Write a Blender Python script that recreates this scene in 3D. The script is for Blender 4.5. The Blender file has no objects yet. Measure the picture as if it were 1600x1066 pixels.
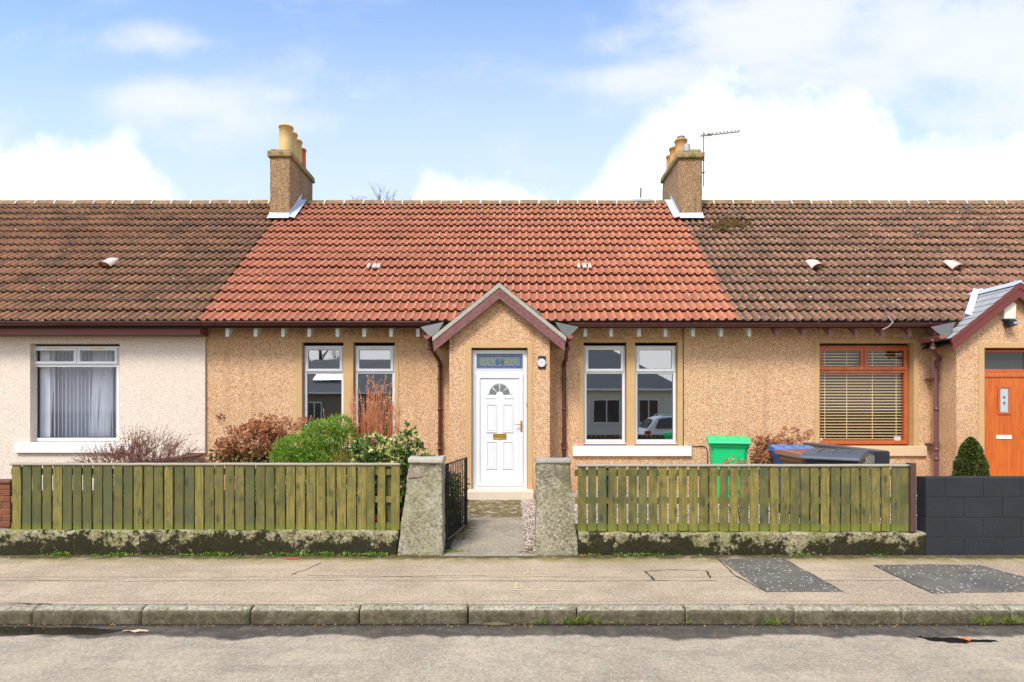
import bpy, math, random
from mathutils import Vector, Matrix, noise as mnoise
R = math.radians
sc = bpy.context.scene
rnd = random.Random(7)

# ------------------------------------------------------------------ camera, sky, sun, exposure
CAMZ = 1.70; F = 900.0
cd = bpy.data.cameras.new('camera'); cam = bpy.data.objects.new('camera', cd)
sc.collection.objects.link(cam); cam.location = (0, 0, CAMZ); cam.rotation_euler = (R(90), 0, 0)
cd.sensor_width = 36; cd.lens = 36*F/1600; cd.shift_y = 107/1600; cd.clip_end = 2000; cd.clip_start = .05
sc.camera = cam
sc.view_settings.view_transform = 'Standard'; sc.view_settings.look = 'None'
sc.view_settings.gamma = 1; sc.view_settings.exposure = 0.72
SUN_EL, SUN_AZ = R(50), R(205)      # azimuth clockwise from +Y: behind the viewer, a little to the left
sd = bpy.data.lights.new('sun', 'SUN'); sd.energy = 2.3; sd.angle = R(16); sd.color = (1, .95, .87)
sun = bpy.data.objects.new('sun', sd); sc.collection.objects.link(sun)
dirv = Vector((math.sin(SUN_AZ)*math.cos(SUN_EL), math.cos(SUN_AZ)*math.cos(SUN_EL), math.sin(SUN_EL)))
sun.rotation_euler = dirv.to_track_quat('Z', 'Y').to_euler(); sun.location = dirv*30

def S(r, g, b):
    f = lambda c: (c/255/12.92 if c/255 <= .04045 else ((c/255+.055)/1.055)**2.4)
    return (f(r), f(g), f(b), 1)

class NT:
    """small node-tree writer"""
    def __init__(s, t): s.t = t; s.n = t.nodes; s.l = t.links; s.n.clear()
    def node(s, typ, ins=None, **kw):
        n = s.n.new(typ)
        for k, v in kw.items(): setattr(n, k, v)
        for k, v in (ins or {}).items(): s.put(n.inputs[k], v)
        return n
    def put(s, sock, v):
        if isinstance(v, bpy.types.NodeSocket): s.l.new(v, sock)
        elif isinstance(v, bpy.types.Node): s.l.new(v.outputs[0], sock)
        elif v is not None: sock.default_value = v
    def m(s, op, a, b=None, c=None, clamp=False):
        n = s.n.new('ShaderNodeMath'); n.operation = op; n.use_clamp = clamp
        s.put(n.inputs[0], a)
        if b is not None: s.put(n.inputs[1], b)
        if c is not None: s.put(n.inputs[2], c)
        return n.outputs[0]
    def mix(s, f, a, b, mode='MIX'):
        n = s.n.new('ShaderNodeMix'); n.data_type = 'RGBA'; n.blend_type = mode
        s.put(n.inputs[0], f); s.put(n.inputs[6], a); s.put(n.inputs[7], b)
        return n.outputs[2]
    def ss(s, v, lo, hi, a=0.0, b=1.0):
        n = s.n.new('ShaderNodeMapRange'); n.interpolation_type = 'SMOOTHSTEP'
        for i, x in enumerate((v, lo, hi, a, b)): s.put(n.inputs[i], x)
        return n.outputs[0]
    def noise(s, vec, scale, detail=3, rough=.55, dist=0):
        n = s.node('ShaderNodeTexNoise', {'Vector': vec, 'Scale': scale, 'Detail': detail, 'Roughness': rough, 'Distortion': dist})
        return n.outputs[0]
    def vor(s, vec, scale, out='Distance', rand=1.0):
        n = s.node('ShaderNodeTexVoronoi', {'Vector': vec, 'Scale': scale, 'Randomness': rand})
        return n.outputs[out]
    def sep(s, v): return s.node('ShaderNodeSeparateXYZ', {0: v}).outputs
    def comb(s, x, y, z): return s.node('ShaderNodeCombineXYZ', {0: x, 1: y, 2: z}).outputs[0]
    def scale3(s, v, k):
        n = s.n.new('ShaderNodeVectorMath'); n.operation = 'MULTIPLY'; s.put(n.inputs[0], v); n.inputs[1].default_value = k
        return n.outputs[0]

def build_world():
    w = bpy.data.worlds.new('World'); sc.world = w; w.use_nodes = True
    t = NT(w.node_tree)
    sky = t.node('ShaderNodeTexSky', sky_type='NISHITA')
    sky.sun_disc = False; sky.sun_elevation = SUN_EL; sky.sun_rotation = SUN_AZ
    sky.air_density = 1.0; sky.dust_density = 1.0; sky.ozone_density = 1.5
    d = t.node('ShaderNodeTexCoord').outputs['Generated']
    x, y, z = t.sep(d)
    ay = t.m('MAXIMUM', t.m('ABSOLUTE', y), .3)
    u = t.m('DIVIDE', x, ay); v = t.m('DIVIDE', z, ay)
    uv = t.comb(u, v, t.m('MULTIPLY', t.ss(y, -.2, .2), 3.0))
    n1 = t.noise(uv, 3.2, 9, .60, .25)
    n2 = t.noise(uv, 8.0, 9, .66, .3)
    n3 = t.noise(t.scale3(uv, (1.0, 1.7, 1)), 3.4, 10, .64, .35)
    # low bank of cumulus: top edge follows a curve over the heading
    fc = t.n.new('ShaderNodeFloatCurve')
    pts = [(-100, 250), (0, 232), (90, 226), (150, 240), (195, 222), (235, 262), (290, 305), (330, 345), (620, 345),
           (665, 292), (720, 285), (790, 290), (850, 320), (905, 310), (950, 262), (1000, 205), (1060, 155), (1130, 128),
           (1215, 172), (1285, 148), (1380, 196), (1440, 245), (1510, 222), (1620, 215), (1750, 240)]
    c = fc.mapping.curves[0]
    norm = [((px-800)/900*.4+.5, (640-py)/900) for px, py in pts]
    while len(c.points) < len(norm)+2: c.points.new(.5, .5)
    allp = [(0, norm[0][1])]+norm+[(1, norm[-1][1])]
    for p, (a, b) in zip(c.points, allp): p.location = (a, b)
    fc.mapping.update()
    t.put(fc.inputs['Value'], t.m('MULTIPLY_ADD', u, .4, .5))
    edge = t.m('ADD', fc.outputs[0], t.m('ADD', t.m('MULTIPLY', t.m('SUBTRACT', n1, .5), .07), t.m('MULTIPLY', t.m('SUBTRACT', n2, .5), .17)))
    bank = t.ss(t.m('SUBTRACT', edge, v), -.030, .050)
    # higher thin cloud in soft groups
    groups = [(225, 62, 75, 26, .70), (300, 66, 50, 14, .45), (150, 100, 80, 14, .22), (255, 165, 105, 38, .85), (330, 195, 110, 40, .62), (430, 150, 70, 16, .45),
              (450, 195, 95, 26, .55), (20, 190, 60, 60, .35), (90, 150, 50, 20, .35), (750, 88, 22, 20, .30), (925, 30, 35, 16, .30), (950, 70, 60, 24, .5),
              (1030, 130, 120, 34, .85), (1100, 70, 70, 60, .55), (1210, 40, 150, 60, 1.05), (1330, 110, 170, 50, .9), (1500, 60, 190, 75, 1.1), (1560, 180, 140, 50, .8),
              (1000, 135, 100, 16, .6), (1650, 120, 120, 140, 1.0), (560, 150, 45, 10, .30)]
    fld = None
    for px, py, rx, ry, k in groups:
        du = t.m('MULTIPLY', t.m('SUBTRACT', u, (px-800)/900), 900/rx)
        dv = t.m('MULTIPLY', t.m('SUBTRACT', v, (640-py)/900), 900/ry)
        r2 = t.m('MULTIPLY_ADD', du, du, t.m('MULTIPLY', dv, dv))
        g = t.m('MULTIPLY', t.m('POWER', 2.718, t.m('MULTIPLY', r2, -.55)), k)
        fld = g if fld is None else t.m('SMOOTH_MAX', fld, g, .25)
    thin = t.ss(t.m('ADD', fld, t.m('ADD', t.m('MULTIPLY', t.m('SUBTRACT', n3, .5), 1.5), t.m('MULTIPLY', t.m('SUBTRACT', n2, .5), .5))), .12, .95)
    thin = t.m('MULTIPLY', thin, .93)
    # pale horizon air
    low = t.ss(v, .78, .30, .08, .88)
    skyc = t.mix(1.0, sky.outputs[0], (2.4, 2.62, 2.9, 1), 'MULTIPLY')
    skyc = t.mix(low, skyc, (6.8, 7.9, 9.3, 1))
    col = t.mix(thin, skyc, (8.0, 8.35, 8.9, 1))
    col = t.mix(bank, col, (11.0, 11.0, 11.0, 1))
    # overhead and below: plain broken cloud
    bg = t.node('ShaderNodeBackground', {'Color': col, 'Strength': .072})
    out = t.node('ShaderNodeOutputWorld', {'Surface': bg})
build_world()

# ------------------------------------------------------------------ helpers
def X(px, Y): return (px-800)/F*Y
def Z(py, Y): return CAMZ-(py-640)/F*Y

class MB:
    def __init__(s): s.v = []; s.f = []; s.smooth = []; s.attr = []
    def add(s, vs, fs, smooth=False, a=0.0):
        o = len(s.v); s.v += [tuple(p) for p in vs]
        for f in fs: s.f.append(tuple(i+o for i in f)); s.smooth.append(smooth); s.attr.append(a)
    def box(s, x0, x1, y0, y1, z0, z1):
        s.add([(x0,y0,z0),(x1,y0,z0),(x1,y1,z0),(x0,y1,z0),(x0,y0,z1),(x1,y0,z1),(x1,y1,z1),(x0,y1,z1)],
              [(0,3,2,1),(4,5,6,7),(0,1,5,4),(1,2,6,5),(2,3,7,6),(3,0,4,7)])
        return s
    def prism(s, poly, d, axis='Y', a0=0.0):
        """poly of (x,z) from y=a0 to a0+d (axis Y); (y,z) along X for axis X; (x,y) along Z for axis Z"""
        n = len(poly)
        def P(p, t): return (p[0], t, p[1]) if axis == 'Y' else ((t, p[0], p[1]) if axis == 'X' else (p[0], p[1], t))
        vs = [P(p, a0) for p in poly]+[P(p, a0+d) for p in poly]
        s.add(vs, [tuple(range(n)), tuple(range(2*n-1, n-1, -1))]+[(i, i+n, (i+1) % n+n, (i+1) % n) for i in range(n)])
        return s
    def tube(s, pts, r, n=8, caps=True, smooth=True):
        pts = [Vector(p) for p in pts]; rs = r if isinstance(r, (list, tuple)) else [r]*len(pts)
        vs = []; up = Vector((0, 0, 1))
        for i, p in enumerate(pts):
            d = (pts[min(i+1, len(pts)-1)]-pts[max(i-1, 0)]).normalized()
            a = d.cross(up)
            if a.length < .05: a = d.cross(Vector((1, 0, 0)))
            a.normalize(); b = d.cross(a)
            for k in range(n):
                t = 2*math.pi*k/n; vs.append(p+(a*math.cos(t)+b*math.sin(t))*rs[i])
        fs = [(i*n+k, i*n+(k+1) % n, (i+1)*n+(k+1) % n, (i+1)*n+k) for i in range(len(pts)-1) for k in range(n)]
        s.add(vs, fs, smooth)
        if caps: s.add(vs[:n], [tuple(range(n-1, -1, -1))]); s.add(vs[-n:], [tuple(range(n))])
        return s
    def lathe(s, c, prof, n=20, smooth=True):
        vs = [(c[0]+r*math.cos(2*math.pi*k/n), c[1]+r*math.sin(2*math.pi*k/n), c[2]+z) for r, z in prof for k in range(n)]
        s.add(vs, [(i*n+k, i*n+(k+1) % n, (i+1)*n+(k+1) % n, (i+1)*n+k) for i in range(len(prof)-1) for k in range(n)], smooth)
        return s
    def quad(s, a, b, c, d): s.add([a, b, c, d], [(0, 1, 2, 3)]); return s
    def build(s, name, mat, parent=None, bevel=0, seg=2, base=None, fix=True):
        root = parent
        while root is not None and root.parent is not None: root = root.parent
        off = Vector(base) if base is not None else (root.location.copy() if root is not None else Vector((0, 0, 0)))
        me = bpy.data.meshes.new(name)
        me.from_pydata([(p[0]-off.x, p[1]-off.y, p[2]-off.z) for p in s.v], [], s.f)
        me.polygons.foreach_set('use_smooth', s.smooth)
        if any(s.attr):
            at = me.attributes.new('tone', 'FLOAT', 'FACE'); at.data.foreach_set('value', s.attr)
        me.materials.append(mat); me.update()
        if fix:
            import bmesh
            b = bmesh.new(); b.from_mesh(me); bmesh.ops.recalc_face_normals(b, faces=b.faces); b.to_mesh(me); b.free()
        o = bpy.data.objects.new(name, me); sc.collection.objects.link(o)
        if parent is not None: o.parent = parent
        if base is not None and parent is None: o.location = off
        if bevel:
            m = o.modifiers.new('bevel', 'BEVEL'); m.width = bevel; m.segments = seg; m.limit_method = 'ANGLE'; m.angle_limit = R(40)
        return o

def tag(o, label=None, cat=None, group=None, kind=None):
    if label: o['label'] = label
    if cat: o['category'] = cat
    if group: o['group'] = group
    if kind: o['kind'] = kind
    return o
def thing(name, loc, label, cat, group=None):
    o = bpy.data.objects.new(name, None); sc.collection.objects.link(o); o.location = loc; o.empty_display_size = .2
    return tag(o, label, cat, group)
def part(o, label):
    o['label'] = label; return o

MATS = {}
def material(name, fn):
    m = bpy.data.materials.new(name); m.use_nodes = True
    t = NT(m.node_tree); geo = t.node('ShaderNodeNewGeometry'); pos = geo.outputs['Position']
    r = fn(t, pos)
    if isinstance(r, dict):
        b = t.node('ShaderNodeBsdfPrincipled')
        for k, v in r.items():
            if k == 'bump':
                h, st, di = v
                bn = t.node('ShaderNodeBump', {'Height': h, 'Strength': st, 'Distance': di}); t.put(b.inputs['Normal'], bn.outputs[0])
            else: t.put(b.inputs[k], v)
        r = b
    t.node('ShaderNodeOutputMaterial', {'Surface': r})
    MATS[name] = m; return m
def plain(name, c, rough=.5, metal=0, var=.12, sc_=6, spec=.5):
    def fn(t, p):
        n = t.noise(p, sc_, 5, .6)
        col = t.mix(1.0, c, t.mix(n, (1-var,)*3+(1,), (1+var,)*3+(1,)), 'MULTIPLY')
        return {'Base Color': col, 'Roughness': t.m('ADD', rough-.08, t.m('MULTIPLY', n, .16)), 'Metallic': metal, 'Specular IOR Level': spec}
    return material(name, fn)

# ---- harling (pebble-dashed render)
def harl(name, light, mid, dark, white=.10, stain=.25, bump=.9):
    def fn(t, p):
        v1 = t.vor(p, 78, 'Color'); s1 = t.sep(v1)[0]
        v2 = t.vor(p, 120, 'Color'); s2 = t.sep(v2)[1]
        big = t.noise(p, 1.1, 5, .6); md = t.noise(p, 22, 3, .6)
        c = t.mix(t.ss(s1, .0, .55), dark, mid); c = t.mix(t.ss(s1, .5, .95), c, light)
        c = t.mix(t.m('MULTIPLY', t.ss(s2, .90-white, .97), .60), c, S(248, 236, 214))
        c = t.mix(t.m('MULTIPLY', t.ss(s2, .15, .02), .30 if name == 'cream_harling' else .62), c, S(104, 74, 50))
        c = t.mix(t.m('MULTIPLY', t.ss(md, .48, .70), .35), c, light)
        c = t.mix(t.m('MULTIPLY', t.ss(big, .52, .75), stain), c, dark)
        stk = t.noise(t.scale3(p, (7, 7, .55)), 1.0, 5, .65); x, y, z = t.sep(p)
        c = t.mix(t.m('MULTIPLY', t.ss(stk, .50, .70), stain), c, dark)
        c = t.mix(t.m('MULTIPLY', t.ss(t.m('ADD', z, t.m('MULTIPLY', big, .5)), 1.0, .55), stain*1.2), c, dark)
        h = t.m('ADD', t.vor(p, 78), t.m('MULTIPLY', t.vor(p, 130), .5))
        return {'Base Color': c, 'Roughness': .92, 'bump': (h, bump, .008)}
    return material(name, fn)
HARL = harl('orange_harling', S(240,198,152), S(218,169,120), S(174,124,80), .09, .32)
HARLC = harl('weathered_chimney_harling', S(188,148,104), S(152,114,72), S(96,74,46), .05, .8)
HARLW = harl('cream_harling', S(230,213,194), S(221,203,183), S(206,187,167), .15, .1, .3)
HARLG = harl('grey_harling', S(196,188,166), S(150,142,120), S(104,100,84), .2, .3)
def band_fn(c1, c2):
    def fn(t, p):
        n = t.noise(p, 3.5, 6, .65); f = t.noise(p, 60, 4, .7)
        return {'Base Color': t.mix(t.m('ADD', t.m('MULTIPLY', n, .7), t.m('MULTIPLY', f, .3)), c1, c2), 'Roughness': .88, 'bump': (f, .35, .006)}
    return fn
BAND = material('smooth_tan_render', band_fn(S(178,142,92), S(214,176,124)))
CREAMB = material('white_sill_paint', band_fn(S(232,222,208), S(250,244,236)))
TANSILL = material('tan_sill', band_fn(S(206,172,132), S(226,192,152)))
STEP = material('pale_step', band_fn(S(196,176,150), S(232,214,190)))

# ---- roof tiles
def tiles(name, a, b, c, lich=.5, dirt_shade=.5, speck=.5, x0=0):
    def fn(t, p):
        at = t.node('ShaderNodeAttribute', attribute_name='tone').outputs['Fac']
        n = t.noise(p, 2.2, 6, .65); f = t.noise(p, 26, 4, .7); g = t.noise(p, 90, 2, .7)
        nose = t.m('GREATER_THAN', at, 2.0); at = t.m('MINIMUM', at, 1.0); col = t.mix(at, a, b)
        col = t.mix(t.m('MULTIPLY', t.ss(t.m('ADD', t.m('MULTIPLY', n, .5), t.m('MULTIPLY', f, .5)), .46, .62), dirt_shade), col, c)
        col = t.mix(t.m('MULTIPLY', t.ss(g, .5, .72), .25), col, c)
        x, y, z = t.sep(p)
        fr = t.m('FRACT', t.m('DIVIDE', t.m('SUBTRACT', x, x0), .15))
        pan = t.ss(fr, .40, .56)                       # channels painted darker to deepen the shading between the rolls
        col = t.mix(t.m('MULTIPLY', pan, t.m('MULTIPLY_ADD', f, .6, .10+.55*dirt_shade)), col, c)
        col = t.mix(t.m('MULTIPLY', nose, .88), col, S(34, 26, 20))  # nose faces darkened to paint the shadow gap under each tile row
        ridge = t.ss(z, 6.15, 6.75)
        yl = t.m('MULTIPLY', t.ss(t.noise(p, 5.5, 5, .7), .57, .63), t.m('MULTIPLY_ADD', ridge, .8, lich*.10))
        col = t.mix(yl, col, S(166, 132, 56))
        gr = t.m('MULTIPLY', t.ss(t.noise(p, 3.0, 5, .7), .5, .66), t.m('MULTIPLY_ADD', ridge, .6, .0))
        col = t.mix(gr, col, S(120, 112, 88))
        v = t.node('ShaderNodeTexVoronoi', {'Vector': p, 'Scale': 7.5})
        hit = t.m('MULTIPLY', t.ss(v.outputs['Distance'], .15, .11), t.m('GREATER_THAN', t.sep(v.outputs['Color'])[0], 1-speck*.34))
        v2 = t.node('ShaderNodeTexVoronoi', {'Vector': p, 'Scale': 21})
        hit2 = t.m('MULTIPLY', t.ss(v2.outputs['Distance'], .24, .16), t.m('GREATER_THAN', t.sep(v2.outputs['Color'])[1], 1-speck*.20))
        col = t.mix(t.m('MULTIPLY', t.m('MAXIMUM', hit, hit2), .8), col, S(226, 206, 184))
        return {'Base Color': col, 'Roughness': .88, 'bump': (f, .4, .01)}
    return material(name, fn)
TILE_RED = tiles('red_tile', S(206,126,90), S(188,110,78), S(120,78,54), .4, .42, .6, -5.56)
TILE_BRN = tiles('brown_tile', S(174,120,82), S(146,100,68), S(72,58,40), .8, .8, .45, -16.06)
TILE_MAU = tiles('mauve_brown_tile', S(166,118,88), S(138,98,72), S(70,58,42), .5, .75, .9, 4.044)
def ridge_fn(t, p):
    n = t.noise(p, 5, 6, .7); f = t.noise(p, 14, 5, .7); g = t.noise(p, 40, 3, .7)
    c = t.mix(t.ss(n, .35, .65), S(150,112,84), S(112,98,72))
    c = t.mix(t.ss(f, .56, .62), c, S(186,146,56)); c = t.mix(t.ss(g, .60, .68), c, S(70,62,46))
    return {'Base Color': c, 'Roughness': .92, 'bump': (g, .4, .01)}
RIDGE = material('lichened_ridge', ridge_fn)
MORTAR = plain('pale_mortar', S(226,216,204), .9, 0, .15, 20)
LEAD = plain('pale_lead', S(196,200,206), .55, .1, .22, 9)
LEADG = plain('weathered_lead', S(98,96,92), .6, .1, .3, 12)
def slate_fn(t, p):
    at = t.node('ShaderNodeAttribute', attribute_name='tone').outputs['Fac']
    f = t.noise(p, 22, 4, .7)
    return {'Base Color': t.mix(f, t.mix(at, S(190,188,182), S(146,144,138)), t.mix(at, S(140,138,132), S(184,182,176))), 'Roughness': .55}
SLATE = material('slate', slate_fn)
def dslate_fn(t, p):
    at = t.node('ShaderNodeAttribute', attribute_name='tone').outputs['Fac']
    return {'Base Color': t.mix(at, S(70,62,56), S(104,92,80)), 'Roughness': .8}
DSLATE = material('dark_slate', dslate_fn)
# ---- paint and metal
BROWNP = plain('brown_gutter_plastic', S(88,44,38), .35, 0, .12, 8)
def barge_fn(t, p):
    f = t.noise(t.scale3(p, (1, 1, 1)), 18, 4, .7); g = t.noise(p, 55, 3, .7)
    c = t.mix(t.ss(f, .35, .7), S(128,82,78), S(104,62,58)); c = t.mix(t.ss(g, .66, .72), c, S(206,176,160))
    return {'Base Color': c, 'Roughness': .7}
BARGE = material('faded_mauve_paint', barge_fn)
BARGER = plain('red_brown_paint', S(110,48,42), .5, 0, .14, 8)
VERGE = plain('weathered_pale_board', S(168,160,142), .8, 0, .3, 16)
FASC = plain('brown_fascia', S(120,72,66), .6, 0, .14, 6)
UPVC = plain('white_upvc', (.73,.73,.72,1), .28, 0, .02, 3)
GASKET = plain('grey_gasket', S(104,106,108), .6)
TAILW = plain('white_rafter_paint', S(204,208,198), .6, 0, .1, 20)
TAILM = plain('mauve_rafter_paint', S(140,100,96), .6, 0, .1, 20)
def wood(name, a, b, rough=.4, sc_=(14, 14, 1.2)):
    def fn(t, p):
        n = t.noise(t.scale3(p, sc_), 2.2, 7, .65, .6)
        return {'Base Color': t.mix(t.ss(n, .3, .7), a, b), 'Roughness': rough, 'bump': (n, .15, .004)}
    return material(name, fn)
OAK = wood('golden_oak', S(180,82,20), S(206,106,34), .32)
OAKF = wood('golden_oak_frame', S(172,84,38), S(192,98,50), .35, (3, 3, 3))
DARKW = plain('dark_sarking', S(58,44,36), .9)
BRASS = plain('brass', S(206,166,92), .25, .9, .05)
CHROME = plain('chrome', S(200,200,200), .22, 1, .03)
BLACKP = plain('black_paint', S(24,24,26), .4, 0, .2, 14)
ROOM = plain('room_plaster', S(120,114,104), .9, 0, .1, 2)
BLINDW = plain('white_blind_fabric', S(238,238,244), .8, 0, .04, 3)
CURT = plain('white_curtain', S(246,246,250), .8, 0, .03, 3)
VENET = plain('wooden_blind_slat', S(228,196,142), .5, 0, .1, 8)
def glass_fn(t, p):
    fr = t.node('ShaderNodeLayerWeight', {'Blend': .35}).outputs['Fresnel']
    k = t.m('ADD', t.m('MULTIPLY', fr, .55), .48, clamp=True)
    wob = t.noise(p, 1.7, 2, .5)
    bn = t.node('ShaderNodeBump', {'Height': wob, 'Strength': .012, 'Distance': .02})
    g = t.node('ShaderNodeBsdfGlossy', {'Color': (.9, .93, .95, 1), 'Roughness': .015, 'Normal': bn.outputs[0]})
    tr = t.node('ShaderNodeBsdfTransparent', {'Color': (.80, .84, .83, 1)})
    return t.node('ShaderNodeMixShader', {0: k, 1: tr, 2: g})
GLASS = material('window_glass', glass_fn)
def glassl_fn(t, p):
    g = t.node('ShaderNodeBsdfGlossy', {'Color': (.9, .93, .95, 1), 'Roughness': .015})
    tr = t.node('ShaderNodeBsdfTransparent', {'Color': (.92, .94, .94, 1)})
    return t.node('ShaderNodeMixShader', {0: .06, 1: tr, 2: g})
GLASSL = material('clear_glass', glassl_fn)
FROST = material('obscured_glass', lambda t, p: {'Base Color': t.mix(t.ss(t.noise(p, 90, 3, .7), .3, .7), S(82,86,84), S(138,142,136)), 'Roughness': .2})
FROST2 = material('leaded_obscured_glass', lambda t, p: {'Base Color': t.mix(t.ss(t.noise(p, 40, 5, .7), .35, .68), S(72,92,104), S(136,138,120)), 'Roughness': .22})
FROST3 = material('pale_obscured_glass', lambda t, p: {'Base Color': t.mix(t.noise(p, 40, 3, .7), S(150,168,172), S(196,206,206)), 'Roughness': .25})
BLUEL = plain('blue_lead_strip', S(38,84,140), .4, 0, .1, 30)
# ---- masonry
def conc(name, a, b, moss=.4, mossz=(.0, .32), green=.3, hi=S(190,180,156), cs=1, soft=.08, mc=(S(22,20,12), S(62,62,30)), mk_=1.0):
    def fn(t, p):
        x, y, z = t.sep(p)
        n = t.noise(p, 3.2*cs, 7, .68); f = t.noise(p, 34, 4, .75); q = t.noise(p, 9, 6, .7)
        c = t.mix(t.ss(n, .3, .7), a, b)
        c = t.mix(t.m('MULTIPLY', t.ss(f, .50, .62), .75), c, hi)
        c = t.mix(t.m('MULTIPLY', t.ss(f, .48, .36), .7), c, S(78,70,52))
        c = t.mix(t.m('MULTIPLY', t.ss(t.noise(p, 2.3, 4, .6), .42, .62), green), c, S(120,120,56))
        zz = t.ss(z, mossz[1], mossz[0])
        mk = t.ss(t.m('ADD', t.m('ADD', t.m('MULTIPLY', q, .95), t.m('MULTIPLY', t.noise(p, 22, 4, .75), .40)), t.m('ADD', t.m('MULTIPLY', t.noise(p, 1.3, 3, .5), .60), t.m('MULTIPLY', zz, .26))), 1.46-moss*.45-soft, 1.46-moss*.45+soft)
        mk = t.m('MULTIPLY', mk, mk_)
        c = t.mix(mk, c, t.mix(t.noise(p, 60, 2, .6), mc[0], mc[1]))
        if name == 'kerb_concrete':                   # darker brown on the faces toward the road
            ny = t.sep(t.node('ShaderNodeNewGeometry').outputs['Normal'])[1]
            c = t.mix(t.m('MULTIPLY', t.ss(ny, -.45, -.85), t.m('MULTIPLY_ADD', q, .7, .42)), c, S(70,63,43))
        h = t.m('ADD', f, t.m('MULTIPLY', q, 1.5))
        return {'Base Color': c, 'Roughness': .95, 'Specular IOR Level': .15, 'bump': (h, .7, .012)}
    return material(name, fn)
DWARF = conc('mossy_concrete_wall', S(126,116,84), S(158,147,112), .92, (.0, .36), .40, soft=.06, mc=(S(16,14,9), S(50,48,26)), mk_=.95)
PILL = conc('aggregate_concrete', S(134,126,104), S(166,158,136), .18, (1.1, .7), .28, cs=.8, soft=.16, mc=(S(60,54,40), S(96,90,70)), mk_=.7)
PILL2 = conc('stained_concrete', S(130,122,100), S(164,154,130), .30, (1.1, .3), .28, cs=.8, soft=.18, mc=(S(60,56,46), S(98,92,76)), mk_=.75)
KERB = conc('kerb_concrete', S(136,126,104), S(170,158,132), .34, (-.03, .0), .08, soft=.2, mc=(S(62,54,38), S(100,90,64)), mk_=.6)
def block_fn(t, p):
    f = t.noise(p, 45, 4, .7); n = t.noise(p, 2.5, 4, .6)
    c = t.mix(n, S(24,25,29), S(44,46,51)); c = t.mix(t.ss(f, .64, .74), c, S(100,100,104))
    return {'Base Color': c, 'Roughness': .75, 'bump': (f, .5, .006)}
BLOCK = material('black_painted_block', block_fn)
BRICK = material('brick', lambda t, p: {'Base Color': t.mix(t.noise(p, 9, 5, .7), S(96,54,34), S(150,88,54)), 'Roughness': .9})
# ---- ground
def road_fn(t, p):
    x, y, z = t.sep(p)
    f = t.noise(p, 55, 4, .8); n = t.noise(p, 1.6, 6, .65); q = t.noise(p, 7, 5, .7); v = t.vor(p, 110, 'Color')
    c = t.mix(t.ss(n, .3, .7), S(160,142,116), S(184,164,134))
    c = t.mix(t.m('MULTIPLY', t.ss(t.noise(t.scale3(p, (.5, 3, 1)), 2.2, 6, .65), .50, .66), .4), c, S(126,114,92))
    c = t.mix(t.m('MULTIPLY', t.ss(q, .45, .7), .35), c, S(122,116,104))
    c = t.mix(t.m('MULTIPLY', t.ss(f, .51, .64), .5), c, S(200,188,164))
    c = t.mix(t.m('MULTIPLY', t.ss(f, .48, .36), .55), c, S(104,92,76))
    c = t.mix(t.m('MULTIPLY', t.ss(t.sep(v)[0], .965, .985), .5), c, S(214,206,190))
    c = t.mix(t.ss(t.noise(p, 2.4, 3, .6), .69, .71), c, S(96, 92, 84))
    wave = t.noise(t.comb(t.m('MULTIPLY', x, 1.0), 0, 0), 1.1, 4, .6)
    lim = t.m('MULTIPLY_ADD', wave, .55, t.m('MULTIPLY_ADD', q, .08, .0))
    wet = t.ss(t.m('SUBTRACT', 4.87, y), t.m('ADD', lim, .02), t.m('SUBTRACT', t.m('MULTIPLY_ADD', f, .06, lim), .07))
    c = t.mix(t.m('MULTIPLY', wet, .85), c, t.mix(t.ss(t.m('ADD', t.m('MULTIPLY', q, .6), t.m('MULTIPLY', f, .4)), .44, .62), S(32,26,20), S(92,80,62)))
    c = t.mix(t.m('MULTIPLY', t.ss(t.m('ADD', y, t.m('MULTIPLY', q, .08)), 4.80, 4.86), .85), c, S(22,18,14))  # black strip at the kerb foot paints the shadow gap there
    return {'Base Color': c, 'Roughness': t.m('MULTIPLY_ADD', wet, -.28, .92), 'bump': (f, t.m('MULTIPLY_ADD', wet, -.3, .5), .006)}
ROAD = material('worn_asphalt', road_fn)
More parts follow.
